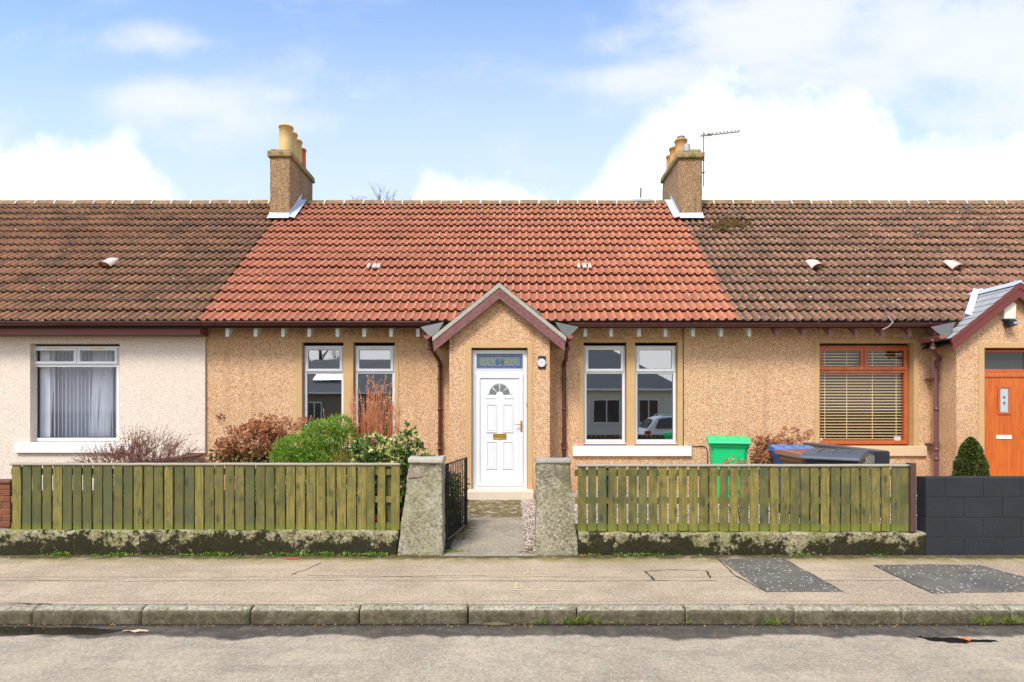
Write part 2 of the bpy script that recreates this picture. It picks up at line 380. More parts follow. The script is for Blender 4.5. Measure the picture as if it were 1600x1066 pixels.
def pave_fn(t, p):
    x, y, z = t.sep(p)
    f = t.noise(p, 60, 4, .8); n = t.noise(p, 1.2, 6, .65); q = t.noise(t.scale3(p, (.5, 2.2, 1)), 3, 6, .7); w = t.noise(p, 3, 4, .6)
    c = t.mix(t.ss(n, .3, .7), S(160,136,108), S(188,163,132))
    c = t.mix(t.m('MULTIPLY', t.ss(t.noise(p, .9, 7, .7), .50, .62), .35), c, S(138,120,94))
    c = t.mix(t.m('MULTIPLY', t.ss(q, .45, .68), .55), c, S(150,130,100))
    c = t.mix(t.m('MULTIPLY', t.ss(f, .50, .62), .55), c, S(224,204,168))
    c = t.mix(t.m('MULTIPLY', t.ss(f, .48, .36), .6), c, S(124,106,78))
    c = t.mix(t.m('MULTIPLY', t.ss(t.noise(p, 130, 2, .6), .68, .74), .8), c, S(240,226,200))
    yw = t.m('MULTIPLY_ADD', w, .05, t.m('MULTIPLY_ADD', t.noise(p, 22, 3, .7), .02, y))
    for yy, hw, k in ((5.74, .006, .75), (5.97, .004, .42), (5.02, .005, .6), (5.49, .003, .25)):
        brk = t.ss(t.noise(t.comb(x, yy*3, 0), 1.6, 3, .6), .38, .52)
        d = t.m('ABSOLUTE', t.m('SUBTRACT', yw, yy+.035))
        c = t.mix(t.m('MULTIPLY', t.m('MULTIPLY', t.ss(d, hw*1.7, hw*.5), k), brk), c, S(84,72,52))
    gz = t.ss(t.m('ADD', y, t.m('MULTIPLY', w, .35)), 6.35, 6.72)
    c = t.mix(t.m('MULTIPLY', gz, t.ss(t.noise(p, 5, 4, .7), .3, .55)), c, S(128,118,46))
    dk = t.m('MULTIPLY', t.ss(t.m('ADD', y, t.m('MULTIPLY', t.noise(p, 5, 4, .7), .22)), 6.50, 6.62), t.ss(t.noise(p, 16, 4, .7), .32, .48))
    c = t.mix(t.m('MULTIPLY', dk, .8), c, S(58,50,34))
    return {'Base Color': c, 'Roughness': .93, 'bump': (f, .35, .005)}
PAVE = material('pavement_concrete', pave_fn)
def patch_fn(t, p):
    n = t.noise(p, 2.5, 5, .65); v = t.node('ShaderNodeTexVoronoi', {'Vector': p, 'Scale': 34})
    hit = t.m('MULTIPLY', t.ss(v.outputs['Distance'], .34, .26), t.m('GREATER_THAN', t.sep(v.outputs['Color'])[0], t.m('MULTIPLY_ADD', n, -.45, 1.00)))
    c = t.mix(t.ss(n, .3, .7), S(112,103,88), S(88,82,70)); c = t.mix(t.m('MULTIPLY', t.ss(t.noise(p, 60, 3, .7), .5, .7), .4), c, S(140,132,118))
    c = t.mix(hit, c, S(220,212,196))
    return {'Base Color': c, 'Roughness': .9, 'bump': (v.outputs['Distance'], .3, .004)}
PATCH = material('dark_tarmac_patch', patch_fn)
def path_fn(t, p):
    x, y, z = t.sep(p)
    f = t.noise(p, 55, 4, .8); n = t.noise(p, 2, 5, .65)
    c = t.mix(t.ss(n, .3, .7), S(164,150,124), S(136,124,102)); c = t.mix(t.m('MULTIPLY', t.ss(f, .50, .62), .6), c, S(206,192,168))
    c = t.mix(t.m('MULTIPLY', t.ss(f, .48, .37), .7), c, S(84,74,58))
    m1 = t.m('MULTIPLY', t.ss(t.m('ADD', y, t.m('MULTIPLY', n, .7)), 8.4, 9.0), .95)
    m2 = t.m('MULTIPLY', t.ss(t.m('ADD', x, t.m('MULTIPLY', n, .5)), -.15, -.42), t.ss(y, 6.8, 7.6))
    m = t.m('MAXIMUM', m1, m2)
    c = t.mix(t.m('MULTIPLY', m, t.ss(t.noise(p, 7, 5, .75), .40, .52)), c, t.mix(t.noise(p, 30, 3, .7), S(70,50,22), S(122,104,40)))
    d = t.m('ABSOLUTE', t.m('SUBTRACT', y, 8.42))
    c = t.mix(t.ss(d, .022, .008), c, S(168,150,118))
    return {'Base Color': c, 'Roughness': .92, 'bump': (f, .5, .006)}
PATH = material('path_concrete', path_fn)
SOIL = material('garden_soil', lambda t, p: {'Base Color': t.mix(t.noise(p, 12, 5, .7), S(38,28,18), S(70,52,32)), 'Roughness': .95, 'bump': (t.noise(p, 20, 4, .7), .8, .03)})
def gravel_fn(t, p):
    v = t.node('ShaderNodeTexVoronoi', {'Vector': p, 'Scale': 38}); s = t.sep(v.outputs['Color'])[0]
    c = t.mix(s, S(128,98,74), S(226,206,184)); c = t.mix(t.ss(v.outputs['Distance'], .5, .75), c, S(60,46,34))
    return {'Base Color': c, 'Roughness': .9, 'bump': (v.outputs['Distance'], -.9, .02)}
GRAVEL = material('garden_gravel', gravel_fn)
LAND = material('ground_grass', lambda t, p: {'Base Color': t.mix(t.noise(p, .3, 5, .7), S(78,84,44), S(100,98,62)), 'Roughness': .95})

# ------------------------------------------------------------------ terrain, road, pavement
def sheet(name, x0, x1, y0, y1, z0, z1, mat, kind='structure', label=None, nx=1, ny=1, cat=None):
    m = MB(); vs = []
    for j in range(ny+1):
        for i in range(nx+1):
            vs.append((x0+(x1-x0)*i/nx, y0+(y1-y0)*j/ny, z0+(z1-z0)*j/ny))
    m.add(vs, [(j*(nx+1)+i, j*(nx+1)+i+1, (j+1)*(nx+1)+i+1, (j+1)*(nx+1)+i) for j in range(ny) for i in range(nx)])
    o = m.build(name, mat, fix=False); tag(o, label, cat, kind=kind); return o
sheet('ground', -600, 600, -600, 900, -.20, -.20, LAND, label='grassy ground reaching the horizon behind the houses', cat='ground')
sheet('road', -60, 60, -2.2, 4.87, -.10, -.10, ROAD, label='worn grey asphalt road with dark wet gutter along the kerb', cat='road')
pv = MB().box(-60, 60, 4.945, 6.8, -.3, .03).build('pavement', PAVE); tag(pv, 'beige concrete pavement with long cracks in front of the garden walls', 'pavement', kind='structure')
pv = MB().box(-60, 60, -4.2, -2.35, -.3, .03).build('pavement', PAVE); tag(pv, 'pavement on the far side of the road, seen only in window reflections', 'pavement', kind='structure')
tag(MB().box(-60, 60, -2.345, -2.2, -.3, .03).build('kerb', KERB), 'kerb line on the far side of the road, seen only in window reflections', 'kerb', kind='structure')

def rough(name, f, n, amp, mat, parent=None, seed=0, freq=6, label=None):
    """box-like solid mapped by f(u,v,w)->point, faces subdivided and roughened by noise"""
    m = MB(); nx, ny, nz = n; idx = {}; vs = []
    def V(i, j, k):
        key = (i, j, k)
        if key not in idx:
            p = Vector(f(i/nx, j/ny, k/nz)); q = p*freq+Vector((seed, seed*.7, 0))
            c = Vector(f(.5, .5, k/nz)); d = (p-c); d.z = (k/nz-.5)*.2
            d = d.normalized() if d.length > 1e-6 else Vector((0, 0, 1))
            p = p+Vector((mnoise.noise(q), mnoise.noise(q+Vector((7, 0, 0))), mnoise.noise(q+Vector((0, 9, 0)))))*amp
            p = p+Vector((mnoise.noise(q*4), mnoise.noise(q*4+Vector((7, 0, 0))), mnoise.noise(q*4+Vector((0, 9, 0)))))*amp*.35
            idx[key] = len(vs); vs.append(p)
        return idx[key]
    fs = []
    for i in range(nx):
        for k in range(nz):
            fs.append((V(i,0,k), V(i+1,0,k), V(i+1,0,k+1), V(i,0,k+1))); fs.append((V(i,ny,k), V(i,ny,k+1), V(i+1,ny,k+1), V(i+1,ny,k)))
    for j in range(ny):
        for k in range(nz):
            fs.append((V(0,j,k), V(0,j,k+1), V(0,j+1,k+1), V(0,j+1,k))); fs.append((V(nx,j,k), V(nx,j+1,k), V(nx,j+1,k+1), V(nx,j,k+1)))
    for i in range(nx):
        for j in range(ny):
            fs.append((V(i,j,0), V(i,j+1,0), V(i+1,j+1,0), V(i+1,j,0))); fs.append((V(i,j,nz), V(i+1,j,nz), V(i+1,j+1,nz), V(i,j+1,nz)))
    m.add(vs, fs, True)
    b = Vector(f(.5, .5, 0)) if parent is None else None
    return m.build(name, mat, parent, base=b)

# kerb stones
where = ['leftmost of the kerb stones, cut by the picture edge', 'second kerb stone from the left, under the left fence', 'third kerb stone from the left, right of the pinkish card',
         'fourth kerb stone from the left', 'kerb stone in front of the slanting left gate pillar', 'kerb stone in front of the path and the right gate pillar, grass at its right end',
         'kerb stone with the grass tufts at its left half', 'kerb stone left of the first tarmac patch, tuft at its right end', 'kerb stone below the gap between the two tarmac patches',
         'kerb stone above the dark puddle and litter', 'rightmost kerb stone, cut by the picture edge']
for k in range(-1, 10):
    x0 = -4.03+.915*k+.009; x1 = x0+.915-.018; dy = rnd.uniform(-.006, .006); dz = rnd.uniform(-.005, .004); tl = rnd.uniform(-.004, .004)
    def kf(u, v, w, x0=x0, x1=x1, dy=dy, dz=dz, tl=tl):
        z = -.22+(.25+dz+tl*(u-.5))*w; y = 4.84+dy+.104*v
        y += (1-v)*(.022*max(0, (w-.80)/.20)**2)
        z -= (.016 if (w == 1 and v == 0) else 0)
        return (x0+(x1-x0)*u, y, z)
    o = rough('kerb_stone', kf, (26, 4, 12), .0025, KERB, seed=k*3.1, freq=5)
    tag(o, 'worn concrete '+where[k+1] if not where[k+1].startswith(('left','right','second','third','fourth')) else 'worn concrete kerb, '+where[k+1], 'kerb stone', 'kerb stones along the road', 'structure')
for a, b in ((-60, -4.03-.915), (-4.03+.915*10, 60)):
    tag(MB().box(a, b, 4.84, 4.944, -.22, .028).build('kerb', KERB, bevel=.02), 'kerb continuing out of the frame to the '+('left' if a < -50 else 'right'), 'kerb', kind='structure')

def ground_poly(name, pts, z, mat, th=.003):
    pp = [((px-800)/F*(CAMZ-z)*F/(py-640), (CAMZ-z)*F/(py-640)) for px, py in pts]
    m = MB(); n = len(pp)
    m.add([(a, b, z) for a, b in pp]+[(a, b, z-th) for a, b in pp], [tuple(range(n))]+[(i, (i+1) % n, (i+1) % n+n, i+n) for i in range(n)])
    return m.build(name, mat)
def dense(pts, k=5, jit=.8):
    out = []
    for i, (a, b) in enumerate(pts):
        c, d = pts[(i+1) % len(pts)]
        for j in range(k): out.append((a+(c-a)*j/k+(rnd.uniform(-jit, jit) if j else 0), b+(d-b)*j/k+(rnd.uniform(-jit, jit)*.35 if j else 0)))
    return out
tag(ground_poly('tarmac_patch', dense([(1121,873),(1222,872),(1316,924),(1198,925)]), .034, PATCH), 'dark tarmac patch with white chips beside the long diagonal crack', 'tarmac patch', 'dark tarmac patches in the pavement', 'structure')
tag(ground_poly('tarmac_patch', dense([(1366,883),(1532,883),(1640,912),(1640,924),(1456,927)]), .034, PATCH), 'larger dark speckled tarmac patch cut by the right picture edge', 'tarmac patch', 'dark tarmac patches in the pavement', 'structure')
CRACK = plain('dark_crack_filler', S(50,42,32), .9)
def crack(pts, w):
    m = MB(); z = .0345; fine = []
    for (a, b), (c, d) in zip(pts[:-1], pts[1:]):
        for j in range(6): fine.append((a+(c-a)*j/6+rnd.uniform(-1, 1), b+(d-b)*j/6+rnd.uniform(-.4, .4)))
    fine.append(pts[-1])
    L = []
    for px, py in fine:
        y = (CAMZ-z)*F/(py-640); L.append((X(px, y), y, z))
    for i, p in enumerate(L[:-1]):
        q = L[i+1]; ww = w*rnd.uniform(.5, 1.4); d = Vector((q[0]-p[0], q[1]-p[1], 0)).normalized(); nrm = Vector((-d.y, d.x, 0))*ww
        P, Q = Vector(p), Vector(q)
        m.quad(P-nrm, Q-nrm, Q+nrm, P+nrm)
    return m
cm = crack([(1119,871),(1150,900),(1197,924)], .008).build('pavement_crack', CRACK, fix=False); tag(cm, 'open diagonal crack along the left edge of the first tarmac patch', 'crack', kind='structure')
for i, (pts, w) in enumerate([([(1222,872),(1270,898),(1318,925)], .006), ([(1365,883),(1410,905),(1457,927)], .006), ([(1366,883),(1450,882),(1532,883)], .005), ([(455,898),(480,889),(502,879)], .004),
                              ([(1009,892),(1060,890),(1104,892)], .004), ([(1008,893),(1022,906)], .009), ([(1104,892),(1110,903)], .008)]):
    o = crack(pts, w).build('pavement_crack', CRACK, cm, fix=False)
strips = [([(-10, 907), (200, 908), (420, 906.5), (650, 907.5), (900, 908), (1120, 907)], .0035), ([(480, 899), (620, 900.5), (760, 899)], .003), ([(1205, 905), (1260, 907), (1440, 907)], .003), ([(-10, 942), (60, 943), (80, 944)], .006)]
for pts, w in strips: crack(pts, w).build('pavement_crack', CRACK, cm, fix=False)
PAINT = plain('faded_yellow_marker_paint', S(226,208,150), .9, 0, .2, 30)
mk = MB()
for a in ([(806,900),(876,900.5)], [(800,921),(886,922)], [(806,914),(812,913),(818,917),(812,919),(806,918),(806,909)], [(818,897),(828,893)]):
    mk2 = crack(a, .007); mk.add(mk2.v, mk2.f)
o = mk.build('paint_mark', PAINT, fix=False); tag(o, 'faint yellow spray marks with a small loop on the pavement before the path', 'paint mark', kind='structure')

# ------------------------------------------------------------------ gardens
sheet('garden_bed', -20, -.73, 6.78, 10.62, .08, .22, SOIL, label='dark soil garden bed behind the left fence', cat='garden bed')
sheet('gravel_bed', .16, 5.33, 6.78, 10.62, .06, .22, GRAVEL, label='pinkish gravel garden behind the right fence', cat='gravel')
sheet('garden_ground', 5.33, 20, 6.78, 10.62, .06, .22, GRAVEL, label='gravel front garden behind the black block wall', cat='gravel')
sheet('path', -.75, .16, 6.78, 9.72, .034, .175, PATH, label='mossy concrete garden path leading to the white door', cat='path')
sheet('path_apron', -.79, .28, 6.55, 6.80, .0335, .036, PATH, label='flat threshold of the path between the gate pillars', cat='path')
gs = MB()
for _ in range(900):
    y = rnd.uniform(6.75, 9.7); x = rnd.uniform(.15, .44 if y > 6.95 else .285); z = .045+(y-6.78)*.045; r = rnd.uniform(.008, .018)
    a = rnd.random()*6.28; ca, sa = math.cos(a)*r, math.sin(a)*r; h = r*rnd.uniform(.6, 1)
    gs.add([(x+ca, y+sa, z), (x-sa, y+ca, z+h*.2), (x-ca, y-sa, z), (x+sa, y-ca, z+h*.2), (x, y, z+h), (x, y, z-h)],
           [(0,1,4), (1,2,4), (2,3,4), (3,0,4), (1,0,5), (2,1,5), (3,2,5), (0,3,5)], False, rnd.uniform(.01, 1))
def peb_fn(t, p):
    at = t.node('ShaderNodeAttribute', attribute_name='tone').outputs['Fac']
    return {'Base Color': t.mix(at, S(150,118,92), S(222,206,186)), 'Roughness': .85}
tag(gs.build('gravel', material('pebble', peb_fn)), 'strip of loose pinkish pebbles between the path and the right gate pillar', 'gravel', kind='stuff')

# ------------------------------------------------------------------ roof building
YE, ZE, SL = 10.20, 3.235, .863             # eave line and slope
YR = 14.33
TH = math.atan(SL); UV_ = Vector((0, math.cos(TH), math.sin(TH))); NV = Vector((0, -math.sin(TH), math.cos(TH)))
def roofz(y): return ZE+(y-YE)*SL
SLEN = (YR-YE)/math.cos(TH)
def roof_tiles(name, x0, x1, mat, parent, rows=16, pitch=.15, jit=.004, seed=1, cut=None):
    rr = random.Random(seed); m = MB(); g = SLEN/rows
    prof = [(0, 0), (.07, .020), (.17, .038), (.25, .042), (.33, .038), (.43, .018), (.50, 0), (.75, -.004), (1.0, 0)]
    n = int(math.ceil((x1-x0)/(2*pitch)))
    for r in range(rows):
        wob = rr.uniform(-.006, .006)
        for k in range(n):
            tx = x0+k*2*pitch; tx1 = min(tx+2*pitch, x1)
            dz = rr.uniform(0, jit*1.5); tone = rr.uniform(.02, 1); ds = rr.uniform(-jit, jit)+wob; tw = rr.uniform(-jit, jit)
            xs = []
            for q in range(2):
                for fx, h in prof[:-1] if q == 0 else prof:
                    xx = tx+(q+fx)*pitch
                    if xx <= tx1+1e-5: xs.append((xx, h))
            vs = []
            if rr.random() < .02: ds -= rr.uniform(.01, .03)
            s0 = r*g+ds+.012*mnoise.noise(Vector((tx*.8, r*3.1, seed))); s1 = (r+1)*g+.03
            for (xx, h) in xs:
                base = Vector((xx, YE, ZE))+NV*(mnoise.noise(Vector((xx*.7, r*.5, seed)))*.014+mnoise.noise(Vector((xx*2.6, r*1.7, seed+9)))*.006)
                e = tw*(xx-tx)/(2*pitch)
                vs.append(base+UV_*(s0+.004)+NV*(h-.022))         # underside of nose
                vs.append(base+UV_*s0+NV*(h+.052+dz+e))
                vs.append(base+UV_*(s0+.02)+NV*(h+.056+dz+e))
                vs.append(base+UV_*s1+NV*(h*.9+.006))
            c = len(xs)
            fs = [(4*i+j, 4*i+4+j, 4*i+5+j, 4*i+1+j) for i in range(c-1) for j in range(3)]
            m.add(vs, [q for i_, q in enumerate(fs) if i_ % 3], False, tone)
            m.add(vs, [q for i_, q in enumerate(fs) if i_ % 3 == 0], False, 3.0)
    o = m.build(name, mat, parent, fix=False)
    return o
def ridge(x0, x1, parent, seed):
    rr = random.Random(seed); m = MB(); mo = MB(); x = x0; zr = roofz(YR)
    while x < x1-.05:
        l = min(.46, x1-x); dz = rr.uniform(-.006, .006); dy = rr.uniform(-.01, .01)
        prof = [(-.15, -.085), (-.12, -.02), (-.07, .035), (0, .058), (.07, .035), (.12, -.02), (.15, -.085)]
        vs = [(x+.006, YR+a+dy, zr+b+dz+.05) for a, b in prof]+[(x+l-.008, YR+a+dy, zr+b+dz+.05+rr.uniform(-.003, .003)) for a, b in prof]
        m.add(vs, [(i, i+1, i+8, i+7) for i in range(6)], True)
        xx = x+l
        vs = [(xx-.014, YR+a*1.03, zr+b+.055) for a, b in prof]+[(xx+.014, YR+a*1.03, zr+b+.055) for a, b in prof]
        mo.add(vs, [(i, i+1, i+8, i+7) for i in range(6)])
        x += .48
    nf = len(m.f); m.add(mo.v, mo.f); r = m.build('ridge_tiles', RIDGE, parent, fix=False); r.data.materials.append(MORTAR)
    for p in r.data.polygons[nf:]: p.material_index = 1
    return r
def roof(x0, x1, mat, house, seed):
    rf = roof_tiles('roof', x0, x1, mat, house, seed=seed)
    ridge(x0, x1, rf, seed+5)
    m = MB()                                    # deck, back slope
    a = [(YE+.03, ZE-.01), (YR, roofz(YR)-.012), (YR+4.1, ZE-.02), (YR+4.1, ZE-.10), (YR, roofz(YR)-.13), (YE+.03, ZE-.09)]
    m.prism(a, x1-x0-.004, 'X', x0+.002)
    m.build('roof_deck', DARKW, rf)
    return rf

def wall(m, x0, x1, z0, z1, Y, holes, depth=.14):
    xs = sorted({x0, x1} | {h[0] for h in holes} | {h[1] for h in holes}); zs = sorted({z0, z1} | {h[2] for h in holes} | {h[3] for h in holes})
    ix = {}; vs = []
    def V(x, z):
        if (x, z) not in ix: ix[(x, z)] = len(vs); vs.append((x, Y, z))
        return ix[(x, z)]
    fs = []
    for a, b in zip(xs[:-1], xs[1:]):
        for c, d in zip(zs[:-1], zs[1:]):
            if any(h[0] <= (a+b)/2 <= h[1] and h[2] <= (c+d)/2 <= h[3] for h in holes): continue
            fs.append((V(a, c), V(b, c), V(b, d), V(a, d)))
    m.add(vs, fs)
    return m
def reveal(h, Y, depth, mat, parent, name='reveal'):
    x0, x1, z0, z1 = h; m = MB(); D = Y+depth
    m.quad((x0, Y, z0), (x0, Y, z1), (x0, D, z1), (x0, D, z0)); m.quad((x1, Y, z1), (x1, Y, z0), (x1, D, z0), (x1, D, z1))
    m.quad((x0, Y, z1), (x1, Y, z1), (x1, D, z1), (x0, D, z1)); m.quad((x1, Y, z0), (x0, Y, z0), (x0, D, z0), (x1, D, z0))
    return m.build(name, mat, parent, fix=False)
def surround(parent, outer, holes, Y, mat=BAND, name='window_surround', proud=.012):
    m = MB(); x0, x1, z0, z1 = outer
    xs = sorted({x0, x1} | {h[0] for h in holes} | {h[1] for h in holes}); zs = sorted({z0, z1} | {h[2] for h in holes} | {h[3] for h in holes})
    for a, b in zip(xs[:-1], xs[1:]):
        # per column, runs of solid cells
        runs = []; cur = None
        for c, d in zip(zs[:-1], zs[1:]):
            solid = not any(h[0] <= (a+b)/2 <= h[1] and h[2] <= (c+d)/2 <= h[3] for h in holes)
            if solid: cur = [c, d] if cur is None else [cur[0], d]
            elif cur: runs.append(cur); cur = None
        if cur: runs.append(cur)
        for c, d in runs: m.box(a, b, Y-proud, Y+.004, c, d)
    return m.build(name, mat, parent)
def frame(m, x0, x1, z0, z1, Y, w, d=.06):
    """rectangular frame as a ring of profile w wide, d deep, front face at Y"""
    o = [(x0, z0), (x1, z0), (x1, z1), (x0, z1)]; i = [(x0+w, z0+w), (x1-w, z0+w), (x1-w, z1-w), (x0+w, z1-w)]
    c = w*.18
    o2 = [(x0+c, z0+c), (x1-c, z0+c), (x1-c, z1-c), (x0+c, z1-c)]; i2 = [(x0+w-c, z0+w-c), (x1-w+c, z0+w-c), (x1-w+c, z1-w+c), (x0+w-c, z1-w+c)]
    L = [[(x, Y+d, z) for x, z in o], [(x, Y+c*.6, z) for x, z in o], [(x, Y, z) for x, z in o2], [(x, Y, z) for x, z in i2], [(x, Y+c*.6, z) for x, z in i], [(x, Y+d, z) for x, z in i]]
    vs = sum(L, [])
    m.add(vs, [(l*4+k, l*4+(k+1) % 4, (l+1)*4+(k+1) % 4, (l+1)*4+k) for l in range(5) for k in range(4)])
    return m
def pane(x0, x1, z0, z1, Y, parent, mat=None, name='pane'):
    o = MB().quad((x0, Y, z0), (x1, Y, z0), (x1, Y, z1), (x0, Y, z1)).build(name, mat or GLASS, parent, fix=False); return o
def room(parent, x0, x1, z0, z1, Y, d=3.0):
    m = MB(); a, b, c, e = x0-.6, x1+.6, .2, 2.95
    m.quad((a, Y+d, c), (b, Y+d, c), (b, Y+d, e), (a, Y+d, e)); m.quad((a, Y, c), (a, Y+d, c), (a, Y+d, e), (a, Y, e)); m.quad((b, Y+d, c), (b, Y, c), (b, Y, e), (b, Y+d, e))
    m.quad((a, Y, e), (a, Y+d, e), (b, Y+d, e), (b, Y, e)); m.quad((a, Y+d, c), (a, Y, c), (b, Y, c), (b, Y+d, c))
    return m.build('room_interior', ROOM, parent, fix=False)
def sash_window(house, x0, x1, z0, z1, zt, Y, label):
    """white frame: hinged top light over a fixed lower pane"""
    fm = MB(); w = .05
    frame(fm, x0, x1, z0, z1, Y, w, .07)
    fm.box(x0+w, x1-w, Y+.004, Y+.065, zt-.022, zt+.022)
    o = fm.build('window', UPVC, house); part(o, label)
    sm = frame(MB(), x0+w*.55, x1-w*.55, zt+.012, z1-w*.5, Y-.022, .052, .05); sm.build('top_light', UPVC, o)
    gk = MB(); frame(gk, x0+w*.55+.050, x1-w*.55-.050, zt+.012+.050, z1-w*.5-.050, Y-.012, .008, .02)
    frame(gk, x0+w-.001, x1-w+.001, z0+w-.001, zt-.021, Y+.012, .009, .03); gk.build('gasket', GASKET, o)
    MB().box((x0+x1)/2-.13, (x0+x1)/2+.13, Y-.032, Y-.020, z1-w*.5-.028, z1-w*.5-.008).build('trickle_vent', UPVC, o, bevel=.003)
    pane(x0+.07, x1-.07, zt+.05, z1-.07, Y+.0, o); pane(x0+w, x1-w, z0+w, zt-.02, Y+.03, o)
    MB().box(x0-.01, x1+.01, Y-.05, Y+.03, z0-.035, z0-.004).build('cill', UPVC, o, bevel=.006)
    return o

# ------------------------------------------------------------------ the three cottages
WY = 10.60
XL, XR = -5.56, 4.04
mid = thing('cottage', (-.75, WY, 0), 'middle cottage of orange harling with bright red tiles and white door numbered 68', 'cottage', 'terraced cottages in a row')
lef = thing('cottage', (-9, WY, 0), 'left cottage of cream harling with brown tiled roof and vertical blinds', 'cottage', 'terraced cottages in a row')
rig = thing('cottage', (8, WY, 0), 'right cottage of orange harling with mauve brown tiles and orange wooden door', 'cottage', 'terraced cottages in a row')
def G(px, Y=WY): return X(px, Y)
def H(py, Y=WY): return Z(py, Y)
# --- openings, middle cottage
mh = []
for a, b in ((472, 537), (552, 617)): mh.append((G(a), G(b), H(696), H(535)))
for a, b in ((912, 979), (992, 1059)): mh.append((G(a), G(b), H(696), H(535)))
m = wall(MB(), XL-.06, XR, -.1, 3.30, WY, mh)
m.quad((XL-.06, WY, -.1), (XL-.06, WY+8, -.1), (XL-.06, WY+8, 3.3), (XL-.06, WY, 3.3)).quad((XR, WY, -.1), (XR, WY+8, -.1), (XR, WY+8, 3.3), (XR, WY, 3.3))
m.quad((XL-.06, WY+8, -.1), (XR, WY+8, -.1), (XR, WY+8, 3.3), (XL-.06, WY+8, 3.3))
mw = m.build('wall', HARL, mid)
surround(mw, (G(462), G(623), H(694), H(530)), mh[:2], WY, name='window_surround'); surround(mw, (G(905), G(1067), H(697), H(530)), mh[2:], WY, name='window_surround')
names = ['white window left of the pair behind the shrubs', 'white window behind the red stemmed shrub', 'white window just right of the porch', 'white window reflecting the parked car']
for i, h in enumerate(mh):
    reveal(h, WY, .12, BAND, mw)
    x0, x1 = h[0]+.012, h[1]-.012
    sash_window(mid, x0, x1, h[2]+.05, h[3]-.055, H(582, WY+.08), WY+.08, names[i])
room(mw, mh[0][0], mh[1][1], 0, 0, WY+.2); room(mw, mh[2][0], mh[3][1], 0, 0, WY+.2)
for a, b in ((452, 634), (895, 1081)):
    MB().box(G(a, WY-.06), G(b, WY-.06), WY-.06, WY+.10, H(713, WY-.06), H(697.5, WY-.06)).build('window_sill', CREAMB, mid, bevel=.008)
rfm = roof(XL, XR, TILE_RED, mid, 11)
# --- left cottage
lw0 = (G(47, 10.55), G(187, 10.55), H(691, 10.55), H(537, 10.55))
m = wall(MB(), -16, XL-.40, -.1, 3.12, 10.55, [lw0]); wall(m, XL-.40, XL-.064, H(708, 10.55), 3.12, 10.55, [])
m.quad((XL-.064, 10.55, H(708, 10.55)), (XL-.064, 10.75, H(708, 10.55)), (XL-.064, 10.75, 3.12), (XL-.064, 10.55, 3.12))
lw = m.build('wall', HARLW, lef)
MB().box(XL-.40, XL-.063, 10.60, 10.68, -.1, H(708, 10.55)).build('plinth', HARL, lef)
MB().box(-16, XL-.07, 18.5, 18.6, -.1, 3.2).build('back_wall', HARLW, lef); MB().box(-16.1, -16, 10.7, 18.5, -.1, 3.2).build('side_wall', HARLW, lef)
reveal(lw0, 10.55, .14, HARLW, lw)
room(lw, lw0[0], lw0[1], 0, 0, 10.8)
WL = 10.66
fx0, fx1, fz0, fz1 = G(48, WL), G(187, WL), H(690, WL), H(541, WL)
fm = MB(); frame(fm, fx0, fx1, fz0, fz1, WL, .065, .07); ztr = H(571, WL); fm.box(fx0+.06, fx1-.06, WL+.003, WL+.065, ztr-.028, ztr+.028)
win = fm.build('window', UPVC, lef); xm = G(121, WL)
for a, b in ((fx0+.03, xm-.004), (xm+.004, fx1-.03)):
    frame(MB(), a, b, ztr+.018, fz1-.03, WL-.022, .055, .05).build('top_light', UPVC, win)
    pane(a+.05, b-.05, ztr+.07, fz1-.08, WL, win, GLASSL)
    MB().box((a+b)/2-.12, (a+b)/2+.12, WL-.03, WL-.020, fz1-.055, fz1-.035).build('trickle_vent', VENET, win)
pane(fx0+.06, fx1-.06, fz0+.06, ztr-.025, WL+.02, win, GLASSL)
MB().box(G(22, 10.49), G(205, 10.49), 10.49, 10.66, H(708, 10.49), H(692, 10.49)).build('window_sill', CREAMB, lef, bevel=.01)
bl = MB(); nsl = 21
for i in range(nsl):
    x = fx0+.10+(fx1-fx0-.2)*i/(nsl-1); a = R(rnd.uniform(112, 121)) if i not in (0, 1) else R(15); dx, dy = math.cos(a)*.045, math.sin(a)*.045
    for q in range(1):
        bl.quad((x-dx, WL+.16-dy, fz0+.07), (x+dx, WL+.16+dy, fz0+.07), (x+dx, WL+.16+dy, fz1-.06), (x-dx, WL+.16-dy, fz1-.06))
bl.build('vertical_blind', BLINDW, win, fix=False)
cu = MB()
for (a, b, c, d) in ((fx0+.98, fx0+1.16, fx0+.90, fx0+1.0), (fx0+1.16, fx0+1.34, fx0+1.05, fx0+1.28), (fx0-.02, fx0+.24, fx0-.02, fx0+.14)):
    vs = []; n = 14
    for k in range(9):
        w = k/8
        for i in range(n+1):
            u = i/n; x = (a+(b-a)*u)*(1-w)+(c+(d-c)*u)*w
            vs.append((x, WL+.26+.022*math.sin(u*14), fz1-.05-(fz1-fz0-.12)*w))
    cu.add(vs, [(k*(n+1)+i, k*(n+1)+i+1, (k+1)*(n+1)+i+1, (k+1)*(n+1)+i) for k in range(8) for i in range(n)], True)
cu.build('curtain', CURT, win, fix=False)
MB().quad((fx0-.3, WL+.55, 1), (fx1+.1, WL+.55, 1), (fx1+.1, WL+.55, 2.9), (fx0-.3, WL+.55, 2.9)).build('blind_backing', plain('backing_grey', S(214,214,226), .9, 0, .08, 3), win, fix=False)  # plain sheet added behind the blind so the dim room reads lighter
rfl = roof(-16.06, XL-.012, TILE_BRN, lef, 21)
# fascia box under left eave
MB().box(-16, G(313, 10.28), 10.28, 10.55, H(523, 10.28), H(511.5, 10.28)).build('fascia', FASC, lef, bevel=.006)
